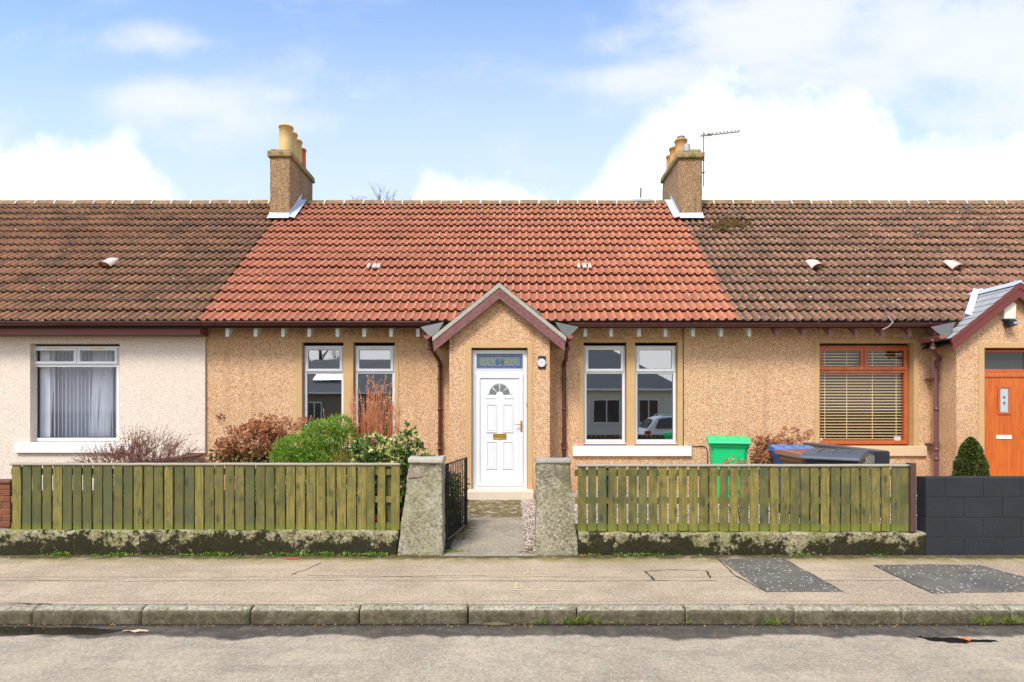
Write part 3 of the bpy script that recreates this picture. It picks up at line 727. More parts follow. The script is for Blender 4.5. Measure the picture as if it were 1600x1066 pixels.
# --- right cottage
rh = (G(1280), G(1427), H(697), H(536))
PX = 8.70; PZ0 = 3.96                     # right porch centre
m = wall(MB(), XR+.002, 16, -.1, 3.30, WY, [rh]); rw = m.build('wall', HARL, rig, fix=False)
MB().box(XR+.1, 16, 18.5, 18.6, -.1, 3.2).build('back_wall', HARL, rig); MB().box(16, 16.1, 10.6, 18.5, -.1, 3.2).build('side_wall', HARL, rig)
surround(rw, (G(1273), G(1435), H(697), H(530)), [rh], WY); reveal(rh, WY, .16, BAND, rw); room(rw, rh[0], rh[1], 0, 0, WY+.3)
W2 = WY+.10
fx0, fx1, fz0, fz1 = rh[0]+.0, rh[1]-.015, rh[2]+.02, H(540, W2)
fm = MB(); frame(fm, fx0, fx1, fz0, fz1, W2, .075, .07); ztr = H(580, W2); fm.box(fx0+.07, fx1-.07, W2+.003, W2+.065, ztr-.03, ztr+.03)
rwin = fm.build('window', OAKF, rig); xm = (fx0+fx1)/2+.02
for a, b in ((fx0+.035, xm-.004), (xm+.004, fx1-.035)):
    frame(MB(), a, b, ztr+.018, fz1-.035, W2-.022, .062, .05).build('top_light', OAKF, rwin)
    pane(a+.055, b-.055, ztr+.075, fz1-.09, W2, rwin, GLASSL)
pane(fx0+.07, fx1-.07, fz0+.07, ztr-.027, W2+.02, rwin, GLASSL)
MB().box(G(1262, WY-.05), G(1449, WY-.05), WY-.05, WY+.14, H(713, WY-.05), H(697.5, WY-.05)).build('window_sill', TANSILL, rig, bevel=.01)
vb = MB(); z = fz0+.10
while z < fz1-.05:
    if abs(z-ztr) > .03: vb.add([(fx0+.05, W2+.10, z-.004), (fx1-.05, W2+.10, z-.004), (fx1-.05, W2+.145, z+.008), (fx0+.05, W2+.145, z+.008)], [(0, 1, 2, 3)]); vb.box(fx0+.05, fx1-.05, W2+.098, W2+.102, z-.008, z+.008)
    z += .055
vb.build('venetian_blind', VENET, rwin, fix=False)
lc = MB()
for q in (.12, .36, .64, .90):
    x = fx0+(fx1-fx0)*q; lc.box(x-.006, x+.006, W2+.092, W2+.096, fz0+.1, fz1-.1)
lc.build('blind_ladder_cord', VENET, rwin)
MB().box(fx0+.07, fx0+.15, W2+.07, W2+.09, fz0+.075, fz0+.12).build('blind_bracket', UPVC, rwin); MB().box(fx1-.22, fx1-.10, W2+.07, W2+.09, fz0+.075, fz0+.14).build('blind_bracket', UPVC, rwin)
MB().box(fx0-.4, fx1+.4, W2+.5, W2+.52, .8, 2.9).build('room_curtain', plain('amber_curtain', S(120,84,44), .9, 0, .3, 5), rwin)
rfr = roof(XR+.004, 16.06, TILE_MAU, rig, 31)
# --- gutters, rafter tails
def gutter(x0, x1, z, house, mat=BROWNP):
    m = MB(); r = .060; y = YE-.055; n = 9
    vs = []
    for x in (x0, x1):
        for k in range(n+1):
            a = math.pi*k/n; vs.append((x, y-math.cos(a)*r, z-math.sin(a)*r))
    m.add(vs, [(k, k+1, n+2+k, n+1+k) for k in range(n)], True)
    for x in (x0, x1):
        m.add([(x, y-math.cos(math.pi*k/n)*r, z-math.sin(math.pi*k/n)*r) for k in range(n+1)], [tuple(range(n+1))])
    m.tube([(x0, y-r, z), (x1, y-r, z)], .008, 6)
    g = m.build('gutter', mat, house, fix=False)
    x = x0+.25
    while x < x1:
        vs = []; br = MB()
        for xx in (x-.012, x+.012):
            for k in range(n+1): a = math.pi*k/n; vs.append((xx, y-math.cos(a)*(r+.006), z-math.sin(a)*(r+.006)))
        br.add(vs, [(k, k+1, n+2+k, n+1+k) for k in range(n)], True)
        br.box(x-.012, x+.012, y-r-.012, y-r+.004, z-.012, z+.014)
        x += .98; br.build('gutter_bracket', mat, g, fix=False)
    return g
GY = YE-.055
gutter(-16, X(313, GY)+.02, H(503.5, GY), lef); gutter(X(316, GY), X(673, GY), H(503.5, GY), mid); gutter(X(888, GY), XR+.08, H(506, GY), mid); gutter(XR+.083, X(1494, GY), H(506, GY), rig)
for px in (355, 399, 442, 483, 527, 569, 611, 653, 914.6, 955, 998.7, 1040, 1083, 1127):
    x = X(px, 10.27); MB().prism([(10.27, H(526, 10.27)), (10.27, H(511, 10.27)), (WY+.02, H(511, 10.27)+.26), (WY+.02, H(526, 10.27)+.27)], .06, 'X', x-.03).build('rafter_tail', TAILW, mid)
for px in (1171, 1214, 1256, 1297.5, 1338, 1379.5, 1421.6, 1461.5):
    x = X(px, 10.27); MB().prism([(10.27, H(526, 10.27)), (10.27, H(511, 10.27)), (WY+.02, H(511, 10.27)+.26), (WY+.02, H(526, 10.27)+.27)], .06, 'X', x-.03).build('rafter_tail', TAILW if px < 1180 else TAILM, rig)

# --- porch
def slope_tiles(O, U, V, L, W, rows, cols, mat, name, parent, seed=3, th=.012):
    rr = random.Random(seed); U = Vector(U).normalized(); V = Vector(V).normalized(); N = U.cross(V).normalized()
    if N.z < 0: N = -N
    O = Vector(O); m = MB(); g = W/rows; w = L/cols
    for r in range(rows):
        off = (r % 2)*w*.5
        for c in range(-1, cols+1):
            a = max(0, c*w+off+.003); b = min(L, (c+1)*w+off-.003)
            if b-a < .02: continue
            d = rr.uniform(0, .003); s0 = r*g+rr.uniform(-.003, .003); s1 = (r+1)*g+.02
            p = [O+U*a+V*s0+N*0, O+U*b+V*s0+N*0, O+U*b+V*s0+N*(th+d), O+U*a+V*s0+N*(th+d), O+U*b+V*s1+N*.001, O+U*a+V*s1+N*.001]
            m.add(p, [(0, 1, 2, 3), (3, 2, 4, 5)], False, rr.uniform(.02, 1))
    return m.build(name, mat, parent, fix=False)
def porch(house, xc, hw, za, ze, yf, slate, bmat, vmat, reach=1.16, bw=.145, vw=.058, rightc=True):
    """hw half width of wall, reach half width of roof, za apex of roof, ze its foot, yf wall front"""
    k = (za-ze)/reach; yb = YE+(za-ZE)/SL+.12; yo = yf-.15
    hx, hz0, hz1 = .487, .28, Z(543.5, yf)
    p = MB()
    ztop = za-k*hw-.06
    wall(p, xc-hw, xc+hw, -.1, ztop, yf, [(xc-hx, xc+hx, hz0, hz1)])
    p.add([(xc-hw, yf, ztop), (xc+hw, yf, ztop), (xc, yf, za-.06)], [(0, 1, 2)])
    p.add([(xc-hw, yf, -.1), (xc-hw, yf, ztop), (xc-hw, WY+.02, ztop), (xc-hw, WY+.02, -.1)], [(0, 1, 2, 3)])
    p.add([(xc+hw, yf, -.1), (xc+hw, WY+.02, -.1), (xc+hw, WY+.02, ztop), (xc+hw, yf, ztop)], [(0, 1, 2, 3)])
    po = p.build('porch', HARL, house, fix=False)
    surround(po, (xc-hx-.10, xc+hx+.085, hz0-.1, hz1+.085), [(xc-hx, xc+hx, hz0-.2, hz1)], yf, name='door_surround')
    reveal((xc-hx, xc+hx, hz0, hz1), yf-.012, .16, BAND, po)
    for s in (-1, 1):
        # roof slab
        q = MB(); L = math.hypot(reach, za-ze)
        q.prism([(xc, za-.012), (xc+s*reach, ze-.012), (xc+s*reach, ze-.06), (xc, za-.06)], yb-yo-.02, 'Y', yo+.02)
        sl = q.build('porch_roof', DARKW, po)
        slope_tiles((xc+s*(reach+.03), yo-.01, ze-.03*k-.008), (0, 1, 0), (-s, 0, k), yb-yo, L+.04, 8, 5, slate, 'slates', sl, seed=int(5+s))
        # barge board
        b = MB(); t = bw*math.sqrt(1+k*k)
        zt = lambda dx: za-k*dx-.02
        vt = vw*math.sqrt(1+k*k)
        b.prism([(xc, zt(0)-vt), (xc+s*reach, zt(reach)-vt), (xc+s*reach, zt(reach)-vt-t), (xc, zt(0)-vt-t)], .03, 'Y', yo)
        b.build('barge_board', bmat, po, bevel=.004)
        v = MB().prism([(xc, zt(0)+.012), (xc+s*(reach+.02), zt(reach+.02)+.012), (xc+s*(reach+.02), zt(reach+.02)-vt), (xc, zt(0)-vt)], .045, 'Y', yo-.012)
        v.build('verge_board', vmat, po, bevel=.006)
        # soffit behind board
        MB().prism([(xc, zt(0)-vt-.03), (xc+s*reach, zt(reach)-vt-.03), (xc+s*reach, zt(reach)-vt-.05), (xc, zt(0)-vt-.05)], WY-yo-.04, 'Y', yo+.035).build('soffit', DARKW, po)
        # lead valley
        lv = MB(); dxm = (za-3.31)/k; P0 = Vector((xc+s*.05, YE+(za-ZE)/SL-.17, za-.0)); P1 = Vector((xc+s*dxm, YE+(3.31-ZE)/SL-.12, 3.31+.0))
        a1 = Vector((s*.13, 0, 0)); 
        u0 = NV*.085; lv.quad(P0+u0-a1*.5, P1+u0-UV_*.04-a1*.5, P1+a1*.2+u0+UV_*.02, P0+a1*.2+u0+UV_*.04)
        lv.build('lead_valley', LEADG if slate is DSLATE else LEAD, po, fix=False)
        fl = MB(); a = Vector((xc+s*(reach-.03), yo+.08, ze+.0)); 
        fl.add([(xc+s*(reach+.25), 10.03, H(511, 10.03)), (xc+s*(reach-.16), 10.0, H(503, 10.0)), (xc+s*(reach-.02), 9.95, ze+.01), (xc+s*(reach+.07), 9.95, ze-.02)], [(0, 1, 2, 3)])
        fl.build('lead_flashing', LEADG, po, fix=False)
    return po, (xc-hx, xc+hx, hz0, hz1)
XC = X(780.5, 10)
po, dh = porch(mid, XC, X(859, 10)-XC-.0, Z(441, 9.85), Z(524, 9.85), 10.0, DSLATE, BARGE, VERGE, 1.125)
po2, dh2 = porch(rig, PX-.02, .965, Z(441.5, 9.85), Z(526, 9.85), 10.0, SLATE, BARGER, BARGER, 1.14, bw=.12, vw=.06)
rc = MB(); y0, y1 = 9.83, YE+(Z(441, 9.85)-ZE)/SL+.1; za2 = Z(441.5, 9.85)
rc.prism([(PX-.12, za2-.05), (PX-.02, za2+.04), (PX+.08, za2-.05), (PX-.02, za2+.0)], y1-y0, 'Y', y0); rc.build('ridge_capping', LEAD, po2)
# --- doors
def ring(m, cx, cz, r0, r1, a0, a1, Y, n=16, d=.006):
    vs = []
    for i in range(n+1):
        a = a0+(a1-a0)*i/n
        vs += [(cx+r0*math.cos(a), Y, cz+r0*math.sin(a)), (cx+r1*math.cos(a), Y, cz+r1*math.sin(a)), (cx+r1*math.cos(a), Y+d, cz+r1*math.sin(a)), (cx+r0*math.cos(a), Y+d, cz+r0*math.sin(a))]
    m.add(vs, [(4*i+j, 4*i+4+j, 4*i+4+(j+1) % 4, 4*i+(j+1) % 4) for i in range(n) for j in range(4)])
def moulding(m, x0, x1, z0, z1, Y, w=.022): frame(m, x0, x1, z0, z1, Y-.006, w, .018)
DY = 10.09
x0, x1, z0, z1 = dh[0]+.004, dh[1]-.004, .285, dh[3]-.03
fm = MB(); frame(fm, x0, x1, z0, z1, DY, .065, .08)
zl = Z(581, DY)                                # transom centre
fm.box(x0+.06, x1-.06, DY+.003, DY+.075, zl-.045, zl+.035)
door = fm.build('door', UPVC, mid); part(door, 'white panelled front door with fan light, brass letterbox and number 68 above')
lf = MB(); lx0, lx1, lz0, lz1 = x0+.068, x1-.068, z0+.068, zl-.047
frame(lf, lx0, lx1, lz0, lz1, DY-.012, .075, .05); lf.build('leaf_frame', UPVC, door)
frame(MB(), lx0+.072, lx1-.072, lz0+.072, lz1-.072, DY+.002, .006, .03).build('leaf_seal', GASKET, door)
pn = MB().box(lx0+.07, lx1-.07, DY+.006, DY+.03, lz0+.07, lz1-.07); 
pcx = (lx0+lx1)/2
for sx in (-1, 1):
    moulding(pn, *sorted((pcx+sx*.05, pcx+sx*.235)), Z(733, DY)+.0, Z(689, DY), DY-.002); moulding(pn, *sorted((pcx+sx*.05, pcx+sx*.235)), Z(676, DY), Z(631, DY), DY-.002)
    pn.box(*sorted((pcx+sx*.07, pcx+sx*.25)), DY-.003, DY+.01, Z(622, DY)-.008, Z(622, DY)+.004)
    for (a, b) in ((Z(733, DY), Z(689, DY)), (Z(676, DY), Z(631, DY))): pn.box(*sorted((pcx+sx*.085, pcx+sx*.20)), DY-.002, DY+.01, a+.035, b-.035)
ring(pn, pcx, Z(616, DY), .185, .215, 0, math.pi, DY-.006, 20, .02)
pn.build('door_panel', UPVC, door)
gl = MB(); cz = Z(617, DY); n = 20
for q in range(4):
    a0 = q*math.pi/4+.07; a1 = (q+1)*math.pi/4-.07; ring(gl, pcx, cz, .065, .180, a0, a1, DY-.001, 8, .006)
gl.build('fan_light', FROST, door)
lb = MB(); frame(lb, pcx-.115, pcx+.115, Z(686, DY), Z(677.5, DY), DY-.012, .012, .02); lb.box(pcx-.10, pcx+.10, DY-.009, DY+.004, Z(685, DY), Z(678.5, DY)); lb.build('letterbox', BRASS, door)
hx = lx1-.035; hz = Z(663, DY)
hd = MB().box(hx-.016, hx+.016, DY-.022, DY-.010, hz-.13, hz+.06); hd.tube([(hx, DY-.02, hz), (hx, DY-.06, hz), (hx-.03, DY-.064, hz), (hx-.115, DY-.060, hz-.003)], .009, 8); hd.tube([(hx, DY-.021, hz-.08), (hx, DY-.030, hz-.08)], .010, 8)
hd.build('door_handle', BRASS, door, bevel=.003)
tx0, tx1, tz0, tz1 = x0+.075, x1-.075, zl+.05, z1-.065
frame(MB(), tx0-.02, tx1+.02, tz0-.02, tz1+.02, DY-.004, .022, .04).build('transom_bead', UPVC, door)
fl = MB().quad((tx0, DY+.008, tz0), (tx1, DY+.008, tz0), (tx1, DY+.008, tz1), (tx0, DY+.008, tz1)).build('transom_light', FROST2, door, fix=False)
bd = MB(); Yb = DY+.003
for i, (a, w) in enumerate(((.0, .014), (.034, .016))): frame(bd, tx0+a, tx1-a, tz0+a, tz1-a, Yb-.001*i, w, .005)
bd.build('blue_lead_border', BLUEL, door)
nm = MB(); cz = (tz0+tz1)/2-.008; cx = (tx0+tx1)/2+.006; e8 = .055; Yb2 = Yb-.003
def glyph(m, cx, cz, rx0, rz0, rx1, rz1, dx=0, n=20):
    vs = []
    for i in range(n): a = 2*math.pi*i/n; vs += [(cx+rx1*math.cos(a), Yb2, cz+rz1*math.sin(a)), (cx+dx+rx0*math.cos(a), Yb2, cz+rz0*math.sin(a))]
    m.add(vs, [(2*i, 2*((i+1) % n), 2*((i+1) % n)+1, 2*i+1) for i in range(n)])
glyph(nm, cx+.040, cz+.024, .012, .016, .027, .023); glyph(nm, cx+.040, cz-.019, .015, .019, .032, .027)
glyph(nm, cx-.040, cz-.016, .013, .020, .031, .030, .003)
prev = None
for i in range(9):
    a = math.pi*(.95-.62*i/8); c = Vector((cx-.032+.040*math.cos(a), Yb2-.001, cz-.012+.062*math.sin(a))); w = .010-.0006*i
    c2 = (c+Vector((-w, 0, 0)), c+Vector((w, 0, 0)))
    if prev: nm.quad(prev[0], prev[1], c2[1], c2[0])
    prev = c2
nm.box(cx-.074, cx-.068, Yb2, Yb2+.001, cz-.02, cz+.0) if False else None
nm.build('number_68', BLUEL, door, fix=False)
MB().box(x0-.0, x1, DY-.03, DY+.02, z0-.03, z0-.003).build('threshold', UPVC, door, bevel=.005)
# steps
MB().box(X(730, 9.72), X(834, 9.72), 9.72, 10.2, .0, Z(768, 9.72)).build('doorstep', STEP, mid, bevel=.012)
# wall sign
sg = MB().box(X(841, 9.99), X(852.5, 9.99), 9.975, 10.0, Z(576, 9.98), Z(556.5, 9.98)).build('wall_plaque', BLACKP, mid, bevel=.004)
c = (X(846.3, 9.97), Z(567, 9.97)); d = MB(); vs = [(c[0]+.068*math.cos(2*math.pi*i/24), 9.972, c[1]+.072*math.sin(2*math.pi*i/24)) for i in range(24)]
d.add(vs+[(a, 9.955, b) for a, _, b in vs], [tuple(range(24, 48))]+[(i, (i+1) % 24, (i+1) % 24+24, i+24) for i in range(24)]); d.build('plaque_disc', plain('plaque_white', S(226,226,226), .3), sg)
mk = MB(); ring(mk, c[0], c[1], .052, .057, 0, 6.28, 9.953, 20, .002)
for i, w in enumerate((.028, .038, .024)): mk.box(c[0]-w, c[0]+w, 9.953, 9.9545, c[1]+.022-.02*i, c[1]+.028-.02*i)
mk.build('plaque_lettering', plain('plaque_grey', S(120,130,146), .5), sg)
MB().box(lx1+.052-.004, lx1+.062, DY-.02, DY+.01, Z(634, DY), Z(629, DY)).build('door_bell', plain('bell_tan', S(196,170,140), .5), door)
# right door
DY2 = 10.13
x0, x1, z0, z1 = dh2[0]+.004, dh2[1]-.004, .285, dh2[3]-.02
fm = MB(); frame(fm, x0, x1, z0, z1, DY2, .05, .08); zl = Z(580, DY2); fm.box(x0+.045, x1-.045, DY2+.003, DY2+.075, zl-.035, zl+.035)
d2 = fm.build('door', OAKF, rig); part(d2, 'orange wooden front door with small glazed panel')
pane(x0+.05, x1-.05, zl+.035, z1-.05, DY2+.03, d2, plain('dark_glazing', S(58,62,62), .12, 0, .1, 3), name='transom_light')
lx0, lx1, lz0, lz1 = x0+.05, x1-.05, z0+.05, zl-.037
frame(MB(), lx0, lx1, lz0, lz1, DY2-.008, .075, .05).build('leaf_frame', OAK, d2)
MB().box(lx0+.07, lx1-.07, DY2+.012, DY2+.04, lz0+.07, lz1-.07).build('door_panel', OAK, d2)
pcx = (lx0+lx1)/2-.02
gx0, gx1, gz0, gz1 = pcx-.115, pcx+.115, Z(648, DY2), Z(603, DY2)
frame(MB(), gx0-.0, gx1, gz0, gz1, DY2-.006, .045, .03).build('glazing_bead', OAKF, d2)
pane(gx0+.04, gx1-.04, gz0+.04, gz1-.04, DY2+.006, d2, FROST3, 'glazed_panel')
MB().box(pcx-.02, pcx+.02, DY2+.002, DY2+.005, (gz0+gz1)/2+.03, (gz0+gz1)/2+.07).box(pcx-.02, pcx+.02, DY2+.002, DY2+.005, (gz0+gz1)/2-.07, (gz0+gz1)/2-.03).build('glass_motif', GASKET, d2)
MB().box(pcx-.14, pcx+.13, DY2-.002, DY2+.014, Z(686, DY2), Z(680, DY2)).build('letterbox', plain('white_letterbox', S(236,236,236), .3), d2, bevel=.004)
hx, hz = lx1-.04, Z(671, DY2)
hd = MB().box(hx-.018, hx+.018, DY2-.020, DY2-.006, hz-.12, hz+.08); hd.tube([(hx, DY2-.02, hz), (hx, DY2-.06, hz), (hx-.13, DY2-.06, hz)], .010, 8); hd.build('door_handle', CHROME, d2, bevel=.003)
MB().box(PX-.7, PX+.7, 9.7, 10.2, 0, .25).build('doorstep', STEP, rig, bevel=.012)
# alarm box and floodlight on the right porch
ax, az = X(1577, 9.95), Z(485, 9.95)
al = MB().prism([(ax-.095, az-.15), (ax+.095, az-.15), (ax+.11, az+.10), (ax+.08, az+.14), (ax-.08, az+.14), (ax-.11, az+.10)], .07, 'Y', 9.93).build('alarm_box', plain('ivory_plastic', S(236,230,206), .4), po2, bevel=.01)
MB().prism([(ax-.085, az-.19), (ax+.085, az-.19), (ax+.097, az-.151), (ax-.097, az-.151)], .07, 'Y', 9.93).build('alarm_strobe', plain('navy_lens', S(30,26,66), .3), al, bevel=.008)
fx, fz = X(1577, 9.93), Z(506, 9.93)
fl = MB().prism([(fx-.06, fz-.08), (fx+.09, fz-.03), (fx+.07, fz+.06), (fx-.06, fz+.07)], .10, 'Y', 9.85).build('security_light', BLACKP, po2, bevel=.02)
MB().box(fx-.0, fx+.10, 9.835, 9.85, fz-.02, fz+.025).build('lamp_lens', plain('grey_lens', S(150,156,160), .2), fl)
MB().box(fx-.04, fx+.0, 9.95, 10.0, fz-.04, fz+.04).build('lamp_bracket', BLACKP, fl)
# --- downpipes
def downpipe(house, px_h, px_p, pyb, side=1, mat=BROWNP, pyh=527, y=WY-.06):
    xh = X(px_h, 9.98); xp = X(px_p, y); m = MB()
    n = 12; vs = []
    zt = Z(pyh-2, 9.98)
    for yy in (9.92, 10.45):
        for k in range(n+1): a = math.pi*k/n; vs.append((xh-math.cos(a)*.058, yy, zt-math.sin(a)*.058))
    m.add(vs, [(k, k+1, n+2+k, n+1+k) for k in range(n)], True); m.add(vs[:n+1], [tuple(range(n+1))])
    g = m.build('porch_gutter', plain('faded_gutter', S(150,86,78), .5), house, fix=False)
    p = MB().tube([(xh+.03*side, 10.1, zt-.05), (xh+.03*side, 10.1, zt-.14), (xh+.04*side, 10.13, zt-.20), (xp-.03*side, y-.03, zt-.36), (xp, y, zt-.42), (xp, y, zt-.55), (xp, y, .1)], .035, 12)
    for z in (zt-.02, zt-.16): p.lathe((xh+.03*side, 10.1, z-.07), [(.037, 0), (.043, .0), (.043, .05), (.037, .05)], 12)
    for pz in (zt-.50, zt-1.3, .95, zt-2.2): p.lathe((xp, y, pz), [(.037, 0), (.042, .0), (.042, .06), (.037, .06)], 12)
    d = p.build('downpipe', mat, house, fix=False)
    c = MB()
    for pz in (zt-.72, zt-1.9): c.box(xp-.055, xp+.055, y-.02, WY+.01, pz-.012, pz+.012)
    c.build('pipe_clip', mat, d)
    return d
downpipe(mid, 668, 687.5, 720, 1); downpipe(mid, 890, 881.5, 720, -1)
downpipe(rig, 1468, 1463, 745, -1, plain('mauve_pipe', S(112,72,70), .45), y=10.38)

# --- chimneys
def chimney(roofo, x0, x1, y0, y1, ztop, pots, labels, hs):
    m = MB()
    def f(u, v, w):
        return (x0+(x1-x0)*u, y0+(y1-y0)*v, 5.4+(ztop-5.4)*w)
    ch = rough('chimney', f, (10, 26, 44), .006, HARLC, roofo, seed=x0, freq=5)
    rough('chimney_cap', lambda u, v, w: (x0-.045+(x1-x0+.09)*u, y0-.045+(y1-y0+.09)*v, ztop-.01+.13*w), (10, 24, 4), .008, CAPM, ch, seed=x0+2)
    rough('chimney_haunch', lambda u, v, w: (x0+.01+(x1-x0-.02)*u, y0+.01+(y1-y0-.02)*v, ztop+.118+.06*w), (10, 24, 3), .012, CAPM, ch, seed=x0+4)
    fl = MB()
    zf = roofz(y0)
    # apron on the slope in front
    a = .17; p0 = Vector((x0-.02, y0+.01, zf+.10)); p1 = Vector((x1+.02, y0+.01, zf+.10))
    dn = -UV_*a+NV*.045
    fl.add([p0+Vector((0, 0, .11)), p1+Vector((0, 0, .11)), p1+NV*.03+Vector((0, -.03, 0)), p0+NV*.03+Vector((0, -.03, 0)), p1+dn, p0+dn], [(0, 1, 2, 3), (3, 2, 4, 5)])
    for s, xx in (((1, x1),) if x0 < 0 else ((-1, x0),)):
        q0 = Vector((xx+s*.006, y0-.02, roofz(y0-.02))); q1 = Vector((xx+s*.006, YR, roofz(YR)))
        up = Vector((0, 0, .25)); out = Vector((s*.16, 0, 0))
        n0 = NV*.125
        fl.add([q0+n0, q1+n0, q1+up+Vector((0,0,.03)), q0+up], [(0, 1, 2, 3)]); fl.add([q0+n0, q0+n0+out-UV_*.1, q1+n0+out, q1+n0], [(0, 1, 2, 3)])
    fl.build('lead_flashing', LEAD, ch, fix=False)
    for (px, py, r, h, mt), lb in zip(pots, labels):
        z0 = ztop+.15
        o = MB().lathe((px, py, z0), [(r*1.02, 0), (r*1.0, h*.5), (r*.97, h-.05), (r*1.10, h-.045), (r*1.12, h-.02), (r*1.06, h), (r*.86, h), (r*.84, h-.3)], 22).build('chimney_pot', mt, ch, fix=False)
        if lb: part(o, lb)
    return ch
def capfn(t, p):
    f = t.noise(p, 18, 5, .7); g = t.noise(p, 6, 4, .7); x, y, z = t.sep(p)
    c = t.mix(f, S(128,104,72), S(172,146,104)); c = t.mix(t.ss(g, .48, .6), c, S(104,106,48))
    return {'Base Color': c, 'Roughness': .95, 'bump': (f, .6, .01)}
CAPM = material('mossy_chimney_cap', capfn)
BUFF = plain('buff_pot_clay', S(208,178,116), .8, 0, .16, 9); BUFF2 = plain('tan_pot_clay', S(196,150,92), .8, 0, .16, 9); TERR = plain('terracotta_pot', S(212,112,62), .8, 0, .15, 9)
ch1 = chimney(rfm, -5.70, -5.23, 13.57, 15.1, Z(245, 13.57), [(-5.42, 13.82, .155, .68, BUFF), (-5.42, 14.14, .14, .67, BUFF), (-5.42, 14.46, .14, .64, BUFF), (-5.43, 14.80, .13, .58, TERR)], ['tallest buff pot at the front', None, None, 'orange terracotta pot at the back'], 0)
ch2 = chimney(rfm, 3.935, 4.475, 13.57, 15.05, Z(247, 13.57), [(4.10, 13.98, .14, .46, BUFF2), (4.06, 14.36, .13, .44, BUFF2), (4.07, 14.72, .12, .40, BUFF2)], ['broad tan pot with grey cowl', None, None], 0)
zt = Z(247, 13.57)+.15
MB().lathe((4.10, 13.98, zt+.46), [(.09, -.02), (.10, .0), (.10, .07), (.085, .08), (0, .08)], 16).build('pot_cowl', LEADG, ch2, fix=False)
tm = MB().lathe((4.15, 13.68, zt-.0), [(.080, 0), (.080, .19), (.065, .22), (0, .225)], 14)
for k in range(10):
    a = k*.628; tm.box(4.15+.082*math.cos(a)-.006, 4.15+.082*math.cos(a)+.006, 13.68+.082*math.sin(a)-.006, 13.68+.082*math.sin(a)+.006, zt+.05, zt+.20)
tm.build('flue_terminal', plain('terminal_metal', S(164,164,160), .5, .3), ch2, fix=False)
MB().box(4.22, 4.45, 13.60, 13.80, zt-.01, zt+.075).build('cap_stone', CAPM, ch2, bevel=.015)
# aerial
ae = MB(); AX, AY = 4.575, 13.75
ae.tube([(AX, AY, zt-.75), (AX, AY, Z(207, AY))], .013, 8); 
b0 = Vector((AX-.07, AY, Z(213, AY))); b1 = Vector((X(1155, 14.1), 14.1, Z(206, 14.1)))
ae.tube([b0, b1], .010, 6)
dv = (b1-b0); pd = Vector((-dv.y, dv.x, 0)).normalized()
for i in range(11):
    c = b0+dv*(i/10.2+.01); l = .20-.009*i; ae.tube([c-pd*l, c+pd*l], .0045, 5); ae.tube([c, c+Vector((0, 0, .05))], .012, 5)
c = b0+dv*.22; ae.box(c.x-.05, c.x+.05, c.y-.02, c.y+.02, c.z-.005, c.z+.03)
for z in (zt-.12, zt-.42): ae.box(4.47, AX+.02, AY-.02, AY+.02, z-.012, z+.012)
ae.build('television_aerial', plain('aerial_metal', S(110,98,90), .5, .6), ch2)
st = MB().tube([(X(1000, 14.5), 14.5, 6.7), (X(1001.5, 14.5), 14.5, Z(294, 14.5))], .02, 6).build('vent_pole', plain('pole_grey', S(90,90,88), .6), rfm)
MB().box(X(988, 14.3), X(1016, 14.3), 14.17, 14.5, roofz(YR)+.02, roofz(YR)+.125).build('pole_flashing', LEAD, rfm, bevel=.04)
# roof vents
def on_roof(px, py):
    # intersection of view ray with the roof plane
    k = (640-py)/F; y = (ZE-CAMZ-SL*YE)/(k-SL); return Vector((X(px, y), y, roofz(y)))
VENT = plain('pale_vent', S(214,188,170), .7, 0, .15, 12)
for px, py, ho in ((174, 413, rfl), (1270, 416, rfr), (1486, 417, rfr)):
    c = on_roof(px, py+4); m = MB(); vs = []
    n = 8
    for s, h in ((-.16, .11), (.14, .03)):
        for k in range(n+1):
            a = math.pi*k/n; vs.append(c+Vector((-math.cos(a)*.125, 0, 0))+UV_*s*1.15+NV*(.095+math.sin(a)*h))
    m.add(vs, [(k, k+1, n+2+k, n+1+k) for k in range(n)], True)
    b = m.build('roof_vent', VENT, ho, fix=False)
    MB().add(vs[:n+1], [tuple(range(n+1))])
    mm = MB(); mm.add([v+UV_*.03 for v in vs[:n+1]], [tuple(range(n+1))]); mm.build('vent_opening', TILE_MAU, b, fix=False)
for cx, ws in ((582, (-7, 2, 9)), (912, (-7, 2, 10))):
    m = MB()
    for i, d in enumerate(ws):
        c = on_roof(cx+d, 425.5); w = (.03, .042, .038)[i]; vs = []
        for s in (-.0, .22):
            for k in range(5):
                a = math.pi*k/4; vs.append(c+Vector((-math.cos(a)*w, 0, 0))+UV_*s+NV*(.085+math.sin(a)*.036-(s*.12)))
        m.add(vs, [(k, k+1, 6+k, 5+k) for k in range(4)], True); m.add(vs[:5], [tuple(range(5))])
    m.build('roof_vent', VENT, rfm, fix=False)
# moss on roof
mo = MB(); rm = random.Random(4)
for _ in range(150):
    px = rm.gauss(1136, 15); py = rm.gauss(356, 5)
    c = on_roof(px, py)+NV*.09; r = rm.uniform(.012, .045)
    vs = []
    for j in range(3):
        for k in range(6): a = k*1.047+j; rr = r*(1, .75, .2)[j]*rm.uniform(.8, 1.2); vs.append(c+Vector((math.cos(a)*rr, 0, 0))+UV_*(math.sin(a)*rr)+NV*(j*r*.45))
    mo.add(vs, [(j*6+k, j*6+(k+1) % 6, j*6+6+(k+1) % 6, j*6+6+k) for j in range(2) for k in range(6)]+[(12, 13, 14, 15, 16, 17)], False, rm.uniform(.02, 1))
mo.build('moss', material('moss', lambda t, p: {'Base Color': t.mix(t.noise(p, 14, 3, .6), S(34,28,12), S(110,84,30)), 'Roughness': 1}), rfr, fix=False)['kind'] = 'stuff'
